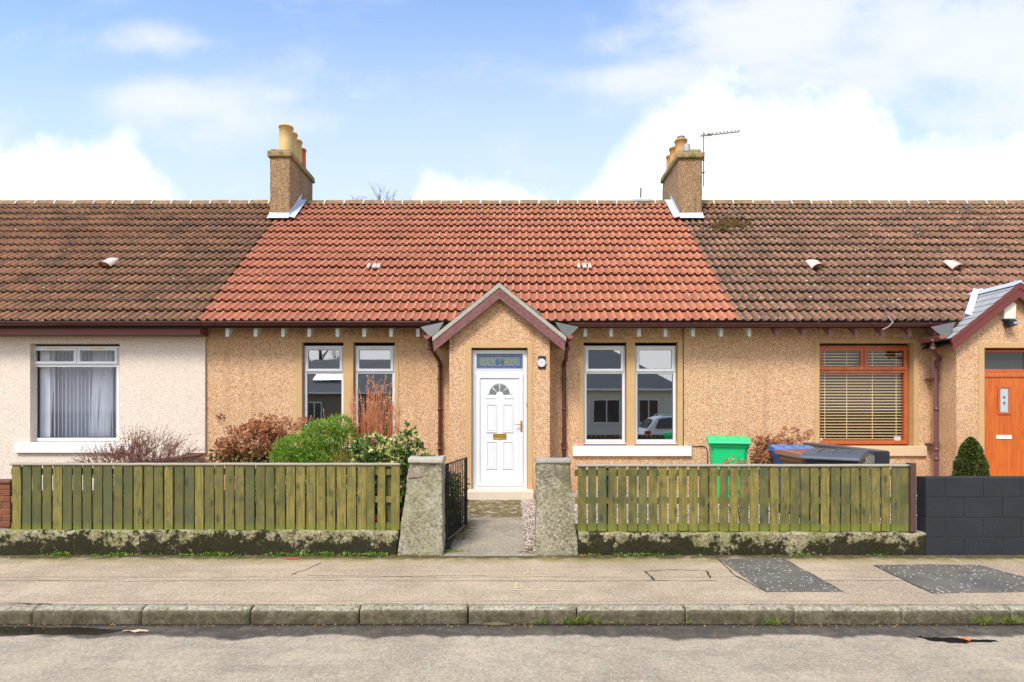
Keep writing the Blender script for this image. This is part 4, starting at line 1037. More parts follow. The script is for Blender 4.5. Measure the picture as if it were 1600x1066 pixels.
# cable and hanging wire
CAB = plain('black_cable', S(34,28,26), .5)
yc = WY-.012
MB().tube([(X(1067.5, yc), yc, H(512)), (X(1067.5, yc), yc, H(698)), (X(1098, yc), yc, H(697)), (X(1104, yc), yc, H(700)), (X(1105.5, yc), yc, H(706)), (X(1105.5, yc), yc, .3)], .008, 6).build('cable', CAB, mid)
MB().tube([(X(1380, 10.0), 10.02, H(515, 10)), (X(1388, 10), 10.0, H(511, 10)), (X(1394, 10), 9.98, H(504, 10)), (X(1394, 10), 10.05, H(498, 10)), (X(1396, 10), 10.15, H(492, 10))], .012, 6).build('loose_strap', plain('strap', S(150,140,136), .6), rig)

# ------------------------------------------------------------------ garden walls and gate
dl = rough('low_wall', lambda u, v, w: (-6.6+(X(621, 6.6)+6.6)*u, 6.6+.2*v, -.1+(Z(829.5, 6.6)+.1)*w), (150, 4, 12), .016, DWARF, seed=3)
tag(dl, 'low mossy concrete wall under the left fence, green weeds at its foot', 'low wall', 'low concrete walls under the fences')
dr = rough('low_wall', lambda u, v, w: (X(903, 6.6)+(X(1446, 6.6)-X(903, 6.6))*u, 6.6+.2*v, -.1+(Z(833, 6.6)+.1)*w), (130, 4, 12), .016, DWARF, seed=13)
tag(dr, 'low concrete wall blackened by moss under the right fence', 'low wall', 'low concrete walls under the fences')
pa = thing('gate_pillar', (-1.03, 6.7, 0), 'tapered grey concrete gate pillar left of the path, leaning left edge', 'gate pillar', 'concrete pillars either side of the path')
def pf(u, v, w, bl=X(620, 6.6), br=X(692, 6.6), tl=X(640, 6.6), tr=X(690, 6.6), zt=Z(719, 6.6)):
    a = bl+(tl-bl)*w; b = br+(tr-br)*w
    return (a+(b-a)*u, 6.595+.30*v+.01*w, -.05+(zt+.05)*w)
rough('shaft', pf, (20, 10, 40), .013, PILL, pa, seed=5)
rough('cap', lambda u, v, w: (X(637.5, 6.6)+(X(692, 6.6)-X(637.5, 6.6))*u, 6.58+.32*v, Z(723, 6.6)+(.055)*w), (18, 8, 3), .010, plain('pale_cap', S(176,168,150), .95, 0, .3, 20), pa, seed=6)
rough('render_patch', lambda u, v, w: (X(637.5+2*math.sin(w*3), 6.6)+.16*u*(1-.3*abs(w-.4)), 6.583+.03*v, Z(746.5, 6.6)+.075*w*(1-.35*math.sin(u*9)**2)), (14, 2, 6), .006, plain('pinkish_patch', S(150,128,112), .9, 0, .15, 20), pa, seed=8)
pb = thing('gate_pillar', (.5, 6.7, 0), 'upright grey concrete gate pillar right of the path with dark stained top', 'gate pillar', 'concrete pillars either side of the path')
def pf(u, v, w, bl=X(837.5, 6.6), br=X(905, 6.6), tl=X(838.5, 6.6), tr=X(891, 6.6), zt=Z(721, 6.6)):
    ww = w if w < .0 else w; a = bl+(tl-bl)*w; b = br+(tr-br)*min(1, w*1.15)
    return (a+(b-a)*u, 6.595+.30*v, -.05+(zt+.05)*w)
rough('shaft', pf, (20, 10, 40), .011, PILL2, pb, seed=15)
rough('cap', lambda u, v, w: (X(838, 6.6)+(X(892.5, 6.6)-X(838, 6.6))*u, 6.585+.315*v, Z(724, 6.6)+(.042)*w), (18, 8, 3), .008, plain('grey_cap', S(160,154,140), .95, 0, .3, 20), pb, seed=16)
# gate
GA, GB = Vector((X(698, 6.98), 6.98, 0)), Vector((X(728.5, 7.93), 7.93, 0))
gt = thing('metal_gate', (GA.x, GA.y, .08), 'open black metal bar gate beside the left gate pillar', 'gate')
def gp(t, z): p = GA.lerp(GB, t); return (p.x, p.y, z)
gz0, gz1 = .085, 1.035
fr = MB().tube([gp(0, gz0), gp(0, gz1+.01)], .018, 4, smooth=False).tube([gp(1, gz0), gp(1, gz1+.01)], .016, 4, smooth=False)
fr.tube([gp(0, gz1), gp(1, gz1)], .013, 4, smooth=False); fr.tube([gp(0, gz0+.03), gp(1, gz0+.03)], .013, 4, smooth=False)
fr.build('frame', BLACKP, gt)
for i in range(1, 10): MB().tube([gp(i/10, gz0+.03), gp(i/10, gz1)], .0075, 6).build('bar', BLACKP, gt)
for z in (.25, .90): MB().box(GA.x-.06, GA.x+.01, GA.y-.02, GA.y+.02, z-.02, z+.02).build('hinge', BLACKP, gt, bevel=.004)

# fences
def pale_fn(t, p):
    oi = t.node('ShaderNodeObjectInfo').outputs['Random']
    x, y, z = t.sep(p)
    off = t.m('MULTIPLY', oi, 37.0)
    q = t.comb(t.m('ADD', x, off), y, z)
    g = t.noise(t.scale3(q, (26, 26, 1.6)), 1.6, 6, .65, .5); b = t.noise(t.scale3(q, (3, 3, 2.2)), 1.6, 5, .6); f = t.noise(t.scale3(q, (40, 40, 12)), 1.5, 3, .7)
    c = t.mix(t.ss(b, .34, .66), S(76,80,40), S(130,118,54))
    c = t.mix(t.ss(x, -1.6, -4.2, 0, .6), c, S(66,76,34))
    c = t.mix(t.ss(oi, .3, .95, 0, .5), c, S(164,144,66))
    c = t.mix(t.m('MULTIPLY', t.ss(oi, .35, .0), .55), c, S(84,92,62))
    c = t.mix(t.m('MULTIPLY', t.ss(g, .42, .62), .65), c, S(88,82,42))
    c = t.mix(t.m('MULTIPLY', t.ss(f, .55, .75), .4), c, S(66,62,36))
    v = t.node('ShaderNodeTexVoronoi', {'Vector': t.scale3(q, (9, 1, 4.2)), 'Scale': 1.0})
    kn = t.m('MULTIPLY', t.ss(v.outputs['Distance'], .30, .08), t.m('GREATER_THAN', t.sep(v.outputs['Color'])[0], .30))
    c = t.mix(t.m('MULTIPLY', t.ss(t.noise(t.scale3(q, (9, 9, 5)), 1.3, 4, .6), .52, .66), .55), c, S(70,78,58))
    c = t.mix(t.m('MULTIPLY', kn, .75), c, S(52,56,38))
    c = t.mix(t.m('MULTIPLY', t.ss(t.m('ADD', z, t.m('MULTIPLY', b, .1)), .46, .36), .5), c, S(122,130,28))
    return {'Base Color': c, 'Roughness': .9, 'bump': (g, .4, .004)}
PALE = material('algae_covered_timber', pale_fn)
CAPR = material('bleached_rail', lambda t, p: {'Base Color': t.mix(t.noise(t.scale3(p, (1, 8, 8)), 6, 5, .7), S(120,112,92), S(192,182,160)), 'Roughness': .9})
NAIL = plain('rusty_nail', S(46,34,26), .8)
def fence(x0, x1, pitch, w, zt, zb, Y, label, seed, skip, extra, posts):
    rr = random.Random(seed)
    fo = thing('picket_fence', ((x0+x1)/2, Y, zb), label, 'fence', 'green timber fences on the low walls')
    x = x0; k = 0
    while x < x1-.03:
        if k not in skip:
            tlt = rr.uniform(-.006, .006); dy = rr.uniform(-.002, .002); zz = zb+rr.uniform(-.004, .008); ww = w*rr.uniform(.95, 1.04); p = MB()
            c = x+ww/2
            p.add([(c-ww/2, Y+dy, zz), (c+ww/2, Y+dy, zz), (c+ww/2, Y+.018+dy, zz), (c-ww/2, Y+.018+dy, zz), (c-ww/2+tlt, Y+dy, zt), (c+ww/2+tlt, Y+dy, zt), (c+ww/2+tlt, Y+.018+dy, zt), (c-ww/2+tlt, Y+.018+dy, zt)],
                  [(0,3,2,1), (4,5,6,7), (0,1,5,4), (1,2,6,5), (2,3,7,6), (3,0,4,7)])
            o = p.build('picket', PALE, fo, bevel=.003, seg=1)
            nl = MB()
            for zz2 in (zt-.075, zb+.05):
                for dx in (-.022, .024): nx = c+dx+rr.uniform(-.006, .006); nz = zz2+rr.uniform(-.008, .008); nl.box(nx-.003, nx+.003, Y+dy-.0015, Y+dy+.001, nz-.003, nz+.003)
            nf = len(p.f); p.add(nl.v, nl.f)
            mesh_off = fo.location; me2 = bpy.data.meshes.new('picket'); me2.from_pydata([(a_-mesh_off.x, b_-mesh_off.y, c_-mesh_off.z) for a_, b_, c_ in p.v], [], p.f)
            me2.materials.append(PALE); me2.materials.append(NAIL)
            for q_ in me2.polygons[nf:]: q_.material_index = 1
            o.data = me2
        x += pitch; k += 1
    for a, b, tl in extra:
        p = MB(); p.add([(a, Y, zb), (b, Y, zb), (b, Y+.018, zb), (a, Y+.018, zb), (a+tl, Y, zt), (b+tl, Y, zt), (b+tl, Y+.018, zt), (a+tl, Y+.018, zt)], [(0,3,2,1), (4,5,6,7), (0,1,5,4), (1,2,6,5), (2,3,7,6), (3,0,4,7)])
        p.build('picket', PALE, fo, bevel=.003, seg=1)
    e = max([x1]+[b for a, b, t in extra])
    rough('top_rail', lambda u, v, w_: (x0-.02+(e+.03-x0)*u, Y-.012+.075*v, zt+.001+.026*w_), (90, 2, 1), .003, CAPR, fo, seed=seed)
    for z in (zt-.075, (zt+zb)/2-.02, zb+.05): MB().box(x0-.03, e+.02, Y+.021, Y+.055, z-.035, z+.035).build('rail', PALE, fo)
    for px in posts: MB().box(px-.04, px+.04, Y+.057, Y+.13, zb-.25, zt-.02).build('post', PALE, fo)
    return fo
FY = 6.66
f1 = fence(X(19, FY), X(573, FY), 15.86/F*FY, 13.5/F*FY, Z(727.5, FY), Z(829, FY), FY, 'mossy green timber fence left of the gate, shrubs behind it', 3, (), [(X(573, FY), X(585, FY), 0), (X(590, FY), X(602, FY), .0), (X(611, FY), X(624, FY), .004)], [X(30, FY), X(250, FY), X(450, FY), X(606, FY)])
f2 = fence(X(903, FY), X(1400, FY), 15.83/F*FY, 13.0/F*FY, Z(729.5, FY), Z(831, FY), FY, 'yellow green timber fence right of the gate, wheelie bins behind it', 9, (), [(X(1393.5, FY), X(1407, FY), 0), (X(1407.2, FY), X(1420, FY), 0)], [X(950, FY), X(1106, FY), X(1350, FY)])
MB().box(X(1420.5, FY), X(1429, FY), FY-.03, FY+.06, Z(831, FY), Z(723.5, FY)).build('end_post', plain('dark_brown_post', S(84,58,50), .8, 0, .25, 20), f2, bevel=.004)
# black block wall
bw = thing('block_wall', (5.6, 6.7, 0), 'black painted concrete block wall at the right picture edge', 'wall')
bx0 = X(1447, 6.6); zt = Z(746, 6.6); n = 4; bh = (zt-.0)/n; rb = random.Random(3); wl = MB()
MB().box(bx0+.008, 11, 6.612, 6.752, -.1, zt-.008).build('joints', plain('black_joint', S(74,74,78), .8), bw)
for r in range(-1, 4):
    x = bx0-(.22 if r % 2 else 0)
    while x < 11:
        a = max(x, bx0); b = min(x+.44, 11)
        if b-a > .03: wl.box(a+.0025, b-.0025, 6.603+rb.uniform(-.002, .002), 6.765, r*bh+.003, (r+1)*bh-.003)
        x += .44
wl.build('blocks', BLOCK, bw, bevel=.006, seg=2)
MB().box(X(1432, 6.76)-.0, bx0-.001, 6.74, 7.1, 0, zt-.004).build('pier', BLOCK, bw, bevel=.008) if False else None
# divider wall toward the house
dv = thing('garden_wall', (5.4, 9.4, 0), 'low grey harled garden wall with black end, running from bins to house', 'wall')
MB().box(5.33, 5.48, 8.42, WY-.002, 0, 1.06).build('wall_body', HARLG, dv)
MB().box(5.31, 5.50, 8.42, WY-.07, 1.061, 1.10).build('coping', plain('grey_coping', S(96,94,90), .9, 0, .25, 14), dv, bevel=.006)
MB().box(5.30, 5.50, 8.385, 8.418, 0, 1.09).build('painted_end', BLOCK, dv, bevel=.005)
# second divider on black wall side (low return)
MB().box(X(1432, 6.765), bx0-.004, 6.745, 6.765, 0, zt-.01).build('wall_return', BLOCK, bw) if False else None
# brick wall at left edge
bk = thing('brick_wall', (-6.1, 6.9, 0), 'rough red brick wall at the left picture edge', 'wall')
m = MB(); rb = random.Random(8); bx1 = X(16, 6.82)
for r in range(11):
    x = bx1-(.11 if r % 2 else 0)-.0
    xs = bx1
    while xs > -7.6:
        l = .215 if not (r % 2 and xs == bx1) else .10
        m.box(xs-l+.006, xs-.004, 6.82+rb.uniform(-.004, .004), 6.93, r*.075+.006-.0, (r+1)*.075-.006); xs -= l
m.build('bricks', BRICK, bk, bevel=.006)
MB().box(-7.6, bx1-.012, 6.828, 6.922, 0, .82).build('mortar', plain('dark_mortar', S(110,92,74), .9), bk)
MB().box(-7.6, bx1+.015, 6.80, 6.95, .826, .865).build('coping', plain('brown_coping', S(112,78,58), .9, 0, .3, 14), bk, bevel=.01)
# low brown-topped wall between left gardens
gw = thing('garden_wall', (-5.7, 9.4, 0), 'low brown capped garden wall behind the twiggy shrub', 'wall')
MB().box(-5.86, -5.70, 8.6, 10.55, 0, .84).build('wall_body', HARLG, gw); MB().box(-5.90, -5.66, 8.55, 10.55, .841, .88).build('coping', plain('brown_wall_cap', S(104,70,48), .9, 0, .3, 14), gw, bevel=.008)

# ------------------------------------------------------------------ wheelie bins
def bin_(loc, rz, body, lid, label, s=1.0):
    t = thing('wheelie_bin', (0, 0, 0), label, 'wheelie bin', 'wheelie bins behind the right fence')
    W0, W1, D0, D1, Hh = .22*s, .285*s, .24*s, .33*s, .98*s
    m = MB(); L = []
    for z, w, d in ((.06, W0, D0), (.5, (W0+W1)/2, (D0+D1)/2), (Hh-.10, W1-.01, D1-.012), (Hh-.098, W1+.012, D1+.012), (Hh-.03, W1+.014, D1+.014), (Hh-.03, W1-.02, D1-.02), (.3, W0, D0)):
        c = .05; L.append([(-w+c, -d, z), (w-c, -d, z), (w, -d+c, z), (w, d-c, z), (w-c, d, z), (-w+c, d, z), (-w, d-c, z), (-w, -d+c, z)])
    vs = sum(L, []); m.add(vs, [(l*8+k, l*8+(k+1) % 8, l*8+8+(k+1) % 8, l*8+8+k) for l in range(6) for k in range(8)]); m.add(L[0], [tuple(range(7, -1, -1))])
    b = m.build('body', body, t, bevel=.012)
    l = MB(); w, d = W1+.035, D1+.05
    # sloped lid, hinge at back
    prof = [(-d-.02, Hh-.035), (-d-.01, Hh+.000), (-d+.10, Hh+.030), (0, Hh+.055), (d-.08, Hh+.065), (d-.01, Hh+.05), (d, Hh-.02), (-d, Hh-.045)]
    l.prism(prof, 2*w, 'X', -w); lo = l.build('lid', lid, t, bevel=.014)
    r = MB()
    for q in (-.5, 0, .5): r.prism([(-d+.10, Hh+.029), (0, Hh+.056), (d-.10, Hh+.066), (d-.10, Hh+.072), (0, Hh+.068), (-d+.12, Hh+.042)], .03, 'X', q*w-.015)
    r.build('lid_rib', lid, lo, bevel=.003)
    h = MB().tube([(-w+.04, d+.0, Hh+.02), (-w+.04, d+.07, Hh+.03), (w-.04, d+.07, Hh+.03), (w-.04, d+.0, Hh+.02)], .016, 8); h.build('handle', lid, t)
    for sx in (-1, 1):
        wv = MB(); n = 18; x = sx*(W0+.035)
        for (r0, xa) in ((.10, .022),):
            vs = [(x-xa, D0+.02+r0*math.cos(2*math.pi*k/n), .10+r0*math.sin(2*math.pi*k/n)) for k in range(n)]+[(x+xa, D0+.02+r0*math.cos(2*math.pi*k/n), .10+r0*math.sin(2*math.pi*k/n)) for k in range(n)]
            wv.add(vs, [tuple(range(n)), tuple(range(2*n-1, n-1, -1))]+[(k, (k+1) % n, (k+1) % n+n, k+n) for k in range(n)])
        wv.build('wheel', BLACKP, t, bevel=.008)
    t.location = loc; t.rotation_euler.z = rz
    return t
def plastic(name, c): return plain(name, c, .42, 0, .12, 5)
GRN = plastic('green_plastic', S(20,190,108)); GRNL = plastic('green_lid', S(28,206,122)); BLU = plastic('blue_plastic', S(28,96,180)); BLUL = plastic('blue_lid', S(72,132,208)); BRNP = plastic('brown_plastic', S(120,72,48)); BRNL = plastic('brown_lid', S(150,104,88)); GRYP = plastic('charcoal_plastic', S(48,50,54)); GRYL = plastic('charcoal_lid', S(84,88,94))
bin_(Vector((X(1137, 9.55), 9.55, .19)), R(-16), GRN, GRNL, 'bright green wheelie bin standing against the harled wall', 1.02)
bin_(Vector((X(1240, 9.0), 9.0, .15)), R(-12), BLU, BLUL, 'blue wheelie bin behind the brown and charcoal ones', .93)
bin_(Vector((X(1262, 8.45), 8.45, .12)), R(8), BRNP, BRNL, 'brown wheelie bin squeezed left of the charcoal bin', .94)
bin_(Vector((X(1304, 7.45), 7.45, .09)), R(-38), GRYP, GRYL, 'charcoal grey wheelie bin close behind the fence', 1.04)

# ------------------------------------------------------------------ plants
def leafmat(name, a, b, c=None, rough_=.5, trans=.25):
    def fn(t, p):
        at = t.node('ShaderNodeAttribute', attribute_name='tone').outputs['Fac']
        col = t.mix(t.ss(at, 0, .7), a, b)
        if c: col = t.mix(t.ss(at, .78, .95), col, c)
        pb_ = t.node('ShaderNodeBsdfPrincipled', {'Base Color': col, 'Roughness': rough_})
        tr = t.node('ShaderNodeBsdfTranslucent', {'Color': col})
        return t.node('ShaderNodeMixShader', {0: .38, 1: pb_, 2: tr})
    return material(name, fn)
def leaf(m, p, d, L, W, tone, rr, fold=.25):
    d = Vector(d).normalized(); s = d.cross(Vector((rr.uniform(-1, 1), rr.uniform(-1, 1), rr.uniform(-1, 1))))
    if s.length < .05: s = Vector((1, 0, 0))
    s.normalize(); n = d.cross(s)*(W*fold)
    m.add([p, p+d*L*.45+s*W+n, p+d*L, p+d*L*.45-s*W+n], [(0, 1, 2), (0, 2, 3)], False, tone)
def rdir(rr, up=0.0):
    while True:
        v = Vector((rr.uniform(-1, 1), rr.uniform(-1, 1), rr.uniform(-1, 1)))
        if .01 < v.length < 1: v.normalize(); v.z += up; return v.normalized()
def blobpt(rr, blobs, shell=.5):
    tot = sum(b[3]*b[4]*b[5] for b in blobs); q = rr.uniform(0, tot)
    for b in blobs:
        q -= b[3]*b[4]*b[5]
        if q <= 0: break
    d = rdir(rr); r = rr.uniform(shell, 1)**.6*rr.uniform(.85, 1.05)
    return Vector((b[0]+d.x*b[3]*r, b[1]+d.y*b[4]*r, b[2]+d.z*b[5]*r)), d
def stems(m, base, tips, rr, r=.010, wig=.06):
    for tp in tips:
        b = Vector(base)+Vector((rr.uniform(-.1, .1), rr.uniform(-.08, .08), 0)); tp = Vector(tp); k = 5
        pts = [b.lerp(tp, i/k)+Vector((rr.uniform(-wig, wig), rr.uniform(-wig, wig), rr.uniform(-wig, wig)*.5))*(1 if 0 < i < k else 0) for i in range(k+1)]
        m.tube(pts, [r*(1-.7*i/k) for i in range(k+1)], 5, caps=False)
BARK = plain('shrub_bark', S(96,66,44), .9, 0, .3, 20); BARKD = plain('dark_bark', S(60,44,32), .9, 0, .3, 20)
# blob from pixels: (px,py,Y, rx_px, ry_px, depth)
def B(px, py, Y, rx, ry, dy): return (X(px, Y), Y, Z(py, Y), rx/F*Y, dy, ry/F*Y)

def bush(name, base, label, cat, blobs, n, mat, L, W, seed, up=.3, bark=BARK, ntip=24, shell=.45, wig=.06, group=None):
    rr = random.Random(seed); t = thing(name, base, label, cat, group)
    m = MB()
    for _ in range(n):
        p, d = blobpt(rr, blobs, shell); dd = (d*.9+rdir(rr)).normalized(); dd.z += up
        leaf(m, p, dd, L*rr.uniform(.6, 1.2), W*rr.uniform(.7, 1.2), max(.01, min(1, rr.gauss(.5, .28))), rr)
    m.build('foliage', mat, t, fix=False)
    s = MB(); stems(s, base, [blobpt(rr, blobs, .2)[0] for _ in range(ntip)], rr, .010, wig); s.build('stems', bark, t, fix=False)
    return t
# twiggy bare shrub, left
def twiggy(name, base, label, tips_box, seed, mat, budm, n=34, r=.008, tipn=6, cat='shrub', spread=.18, budr=.010):
    rr = random.Random(seed); t = thing(name, base, label, cat); s = MB(); bd = MB()
    x0, x1, y0, y1, z0, z1, prof = tips_box
    for i in range(n):
        u = rr.random(); x = x0+(x1-x0)*u; z = z0+(z1-z0)*prof(u)*rr.uniform(.55, 1); y = rr.uniform(y0, y1)
        b = Vector(base)+Vector((rr.uniform(-.08, .08), rr.uniform(-.05, .05), 0)); tp = Vector((x, y, z)); k = 6
        mid_ = b.lerp(tp, .5)+Vector((0, 0, rr.uniform(-.10, .05)))
        pts = [(b*(1-q)**2+mid_*2*q*(1-q)+tp*q*q)+Vector((rr.uniform(-.012, .012), 0, rr.uniform(-.012, .012))) for q in [j/k for j in range(k+1)]]
        s.tube(pts, [r*(1-.75*j/k) for j in range(k+1)], 5, caps=False)
        for j in range(tipn):
            q = rr.uniform(.35, 1); a = pts[min(k, int(q*k))]; d = (tp-b).normalized()+rdir(rr)*.7; d.z = abs(d.z)*.8+.1; d.normalize(); l = spread*rr.uniform(.3, 1)
            e = a+d*l; s.tube([a, a.lerp(e, .5)+rdir(rr)*.008, e], [r*.38, r*.3, r*.16], 4, caps=False)
            for w in range(3):
                c = a.lerp(e, rr.uniform(.3, 1)); leaf(bd, c, rdir(rr, .5), budr*2.2, budr*.7, rr.uniform(.02, 1), rr)
                if w == 0: e2 = c+(d+rdir(rr)*.8).normalized()*l*.5; s.tube([c, e2], [r*.25, r*.12], 3, caps=False); leaf(bd, e2, rdir(rr, .5), budr*2.4, budr*.8, rr.uniform(.02, 1), rr)
    s.build('stems', mat, t, fix=False); bd.build('buds', budm, t, fix=False)
    return t
TW = plain('twig_brown', S(140,96,76), .9, 0, .3, 20)
BUDB = leafmat('brown_buds', S(96,60,48), S(168,116,92))
Y0 = 7.6
twiggy('bare_shrub', (X(215, Y0), Y0, .1), 'bare twiggy brown shrub before the cream wall',
       (X(125, Y0), X(312, Y0), 7.3, 8.0, .95, Z(660, Y0), lambda u: (.25+.75*math.sin(math.pi*u)**.7)*(1.0 if .45 < u < .75 else .8)), 5, TW, BUDB, 110, .007, 12, spread=.26)
# hydrangea heads
HYD = leafmat('dried_flower', S(146,88,50), S(214,154,106), S(242,206,166), .75)
HLF = leafmat('olive_leaf', S(70,66,26), S(124,116,50), S(156,136,70), .6)
def flower_head(m, c, r, rr, tone):
    for _ in range(46):
        d = rdir(rr, .15); p = c+d*r*rr.uniform(.7, 1.02); leaf(m, p, (rdir(rr)+d*.2), r*.52, r*.26, max(.01, min(1, tone+rr.gauss(0, .2))), rr)
def hydrangea(base, label, heads, seed, blobs, nleaf, r=.055):
    rr = random.Random(seed); t = thing('hydrangea_shrub', base, label, 'shrub', 'hydrangeas with dried brown flower heads'); fh = MB(); st = MB()
    for h in heads:
        flower_head(fh, Vector(h), r*rr.uniform(.75, 1.25), rr, rr.uniform(.25, .8))
    stems(st, base, heads, rr, .006, .05)
    fh.build('flower_heads', HYD, t, fix=False); st.build('stems', BARK, t, fix=False)
    if nleaf:
        m = MB()
        for _ in range(nleaf): p, d = blobpt(rr, blobs, .2); leaf(m, p, (d+rdir(rr)), .06*rr.uniform(.6, 1.2), .018, rr.uniform(.02, 1), rr)
        m.build('foliage', HLF, t, fix=False)
    return t
rr = random.Random(12); YH = 8.3; hb = [B(400, 690, YH, 52, 30, .35), B(365, 702, YH, 30, 20, .3), B(440, 672, YH, 40, 16, .25), B(415, 661, YH, 20, 8, .2)]
heads = [blobpt(rr, hb, .55)[0] for _ in range(150)]+[Vector((X(344, 8.0), 8.0, Z(653, 8.0)))]+[Vector((X(px, 8.2), 8.2, Z(py, 8.2))) for px, py in ((408, 652), (425, 656), (452, 657), (470, 660), (482, 656), (398, 662), (380, 668), (437, 655))]
hydrangea((X(405, YH), YH, .12), 'wide hydrangea with rusty dead flower heads left of the green shrub', heads, 4, [B(400, 708, YH, 70, 16, .4), B(350, 714, YH, 24, 10, .3)], 800, .062)
YH = 9.6; hb = [B(1205, 700, YH, 36, 20, .25), B(1228, 684, YH, 24, 12, .2), B(1190, 692, YH, 14, 10, .15), B(1195, 718, YH, 34, 14, .2)]
rr = random.Random(22); heads = [blobpt(rr, hb, .35)[0] for _ in range(80)]+[Vector((X(px, YH), YH, Z(py, YH))) for px, py in ((1260, 681), (1266, 676), (1250, 688), (1168, 691), (1242, 672))]
hydrangea((X(1205, YH), YH, .15), 'tan dried hydrangea heads between the green and blue bins', heads, 6, hb, 100, .056)
YH = 7.2; heads = [Vector((X(px, YH), YH+rr.uniform(-.05, .05), Z(py, YH))) for px, py in ((1138, 722), (1146, 718), (1153, 720), (1160, 723), (1150, 726), (1132, 727), (1158, 729), (1143, 731), (1150, 738), (1165, 745))]
hydrangea((X(1150, YH), YH, .1), 'small low hydrangea clump just over the fence before the green bin', heads, 7, hb, 0, .038)
# green feathery shrub
GRF = leafmat('bright_green_leaf', S(72,108,28), S(150,182,60), S(204,216,104), .45)
YG = 7.9
gb = [B(505, 680, YG, 34, 24, .32), B(470, 700, YG, 40, 22, .38), B(530, 665, YG, 22, 16, .26), B(450, 714, YG, 26, 16, .32), B(500, 735, YG, 55, 40, .42), B(545, 690, YG, 18, 26, .25), B(430, 760, YG, 40, 30, .3)]
bush('evergreen_shrub', (X(495, YG), YG, .1), 'bright green feathery shrub in the middle of the left bed', 'shrub', gb+[B(500, 712, YG+.12, 52, 22, .2)], 24000, GRF, .058, .0065, 31, .45, BARKD, 40, .5)
# red stems
REDS = plain('red_stem', S(204,124,82), .6, 0, .25, 14)
BUDR = leafmat('pale_buds', S(204,140,90), S(238,206,150))
YD = 8.1
def dog():
    rr = random.Random(41); base = Vector((X(583, YD), YD, .12)); t = thing('red_stemmed_shrub', base, 'tall leafless shrub of upright orange red stems before the window', 'shrub'); s = MB(); b = MB()
    for i in range(150):
        u = rr.gauss(0, 1); top = rr.uniform(.55, 1)*(1-.06*abs(u)**2); px = 583+u*22; py = 720-(720-600)*top
        if abs(u) > 1.2: py = rr.uniform(640, 690)
        tp = Vector((X(px+u*6, YD), YD+rr.uniform(-.25, .25), Z(py, YD))); b0 = base+Vector((u*.09, rr.uniform(-.12, .12), 0)); k = 6
        pts = [b0.lerp(tp, j/k)+Vector((rr.uniform(-.012, .012)+.03*u*math.sin(j/k*3), 0, 0)) for j in range(k+1)]
        s.tube(pts, [.0068*(1-.72*j/k) for j in range(k+1)], 5, caps=False)
        for j in range(5):
            q = rr.randint(3, k); a = pts[q]; e = a+Vector((rr.uniform(-.05, .05), rr.uniform(-.04, .04), rr.uniform(.06, .16))); s.tube([a, e], [.003, .0014], 4, caps=False)
            for w in range(3): leaf(b, a.lerp(e, rr.uniform(.2, 1)), (rdir(rr)+Vector((0, 0, 1.2))), .026, .006, rr.uniform(.02, 1), rr)
    s.build('stems', REDS, t, fix=False); b.build('buds', BUDR, t, fix=False)
dog()
# straw coloured dead stems between
STR = leafmat('straw', S(128,84,44), S(196,150,92))
def strawclump(px, Y, py, label, seed, n=260):
    rr = random.Random(seed); base = Vector((X(px, Y), Y, .1)); t = thing('dead_grass_clump', base, label, 'grass clump'); m = MB()
    for _ in range(n):
        tp = Vector((X(px+rr.gauss(0, 26), Y), Y+rr.uniform(-.2, .2), Z(rr.uniform(py, 760), Y))); p = base.lerp(tp, rr.uniform(.3, .8)); d = (tp-p)
        leaf(m, p, d+rdir(rr)*.15, max(.1, d.length), .005, rr.uniform(.02, 1), rr)
    m.build('blades', STR, t, fix=False)
strawclump(552, 7.6, 690, 'straw coloured dead stems between the green and the pale variegated shrub', 17)
# pieris
PIE = leafmat('glossy_green_leaf', S(44,78,30), S(136,164,74), S(250,238,160), .3)
def pieris():
    YP = 7.35; base = Vector((X(610, YP), YP, .08)); rr = random.Random(51)
    t = thing('variegated_shrub', base, 'glossy green shrub with pale yellow tips beside the left gate pillar', 'shrub'); m = MB(); tips = []
    blobs = [B(635, 692, YP, 30, 20, .24), B(580, 700, YP, 30, 22, .26), B(600, 722, YP, 55, 22, .3), B(655, 716, YP, 34, 8, .22), B(590, 760, YP, 60, 44, .3), B(637, 670, YP, 12, 8, .1)]
    for _ in range(900):
        p, d = blobpt(rr, blobs, .75); tips.append(p); ax = (d+Vector((0, 0, .8))+rdir(rr)*.3).normalized(); yl = rr.random() < (.30 if d.z > -.2 else .10)
        for k in range(11):
            dd = (ax*(.35 if k > 3 else .9)+rdir(rr)).normalized(); leaf(m, p-ax*.01*k*.3, dd, .062*rr.uniform(.7, 1.15), .0125, rr.uniform(.84, 1) if (yl and k < 8) else rr.uniform(.01, .7), rr, .35)
    m.build('foliage', PIE, t, fix=False); s = MB(); stems(s, base, rr.sample(tips, 46), rr, .011, .05); s.build('stems', BARKD, t, fix=False)
pieris()
# sprig at the gate
bush('gate_shrub', (-.80, 7.9, .1), 'dark leafy shrub seen through the bars of the open gate', 'shrub', [(-.86, 7.75, .45, .16, .45, .34), (-.80, 7.5, .7, .12, .3, .2), (-.74, 8.35, .62, .10, .12, .15)], 1300, leafmat('dark_glossy_leaf', S(32,50,20), S(84,104,42), S(170,160,90), .35), .07, .014, 61, .1, BARKD, 16, .3)
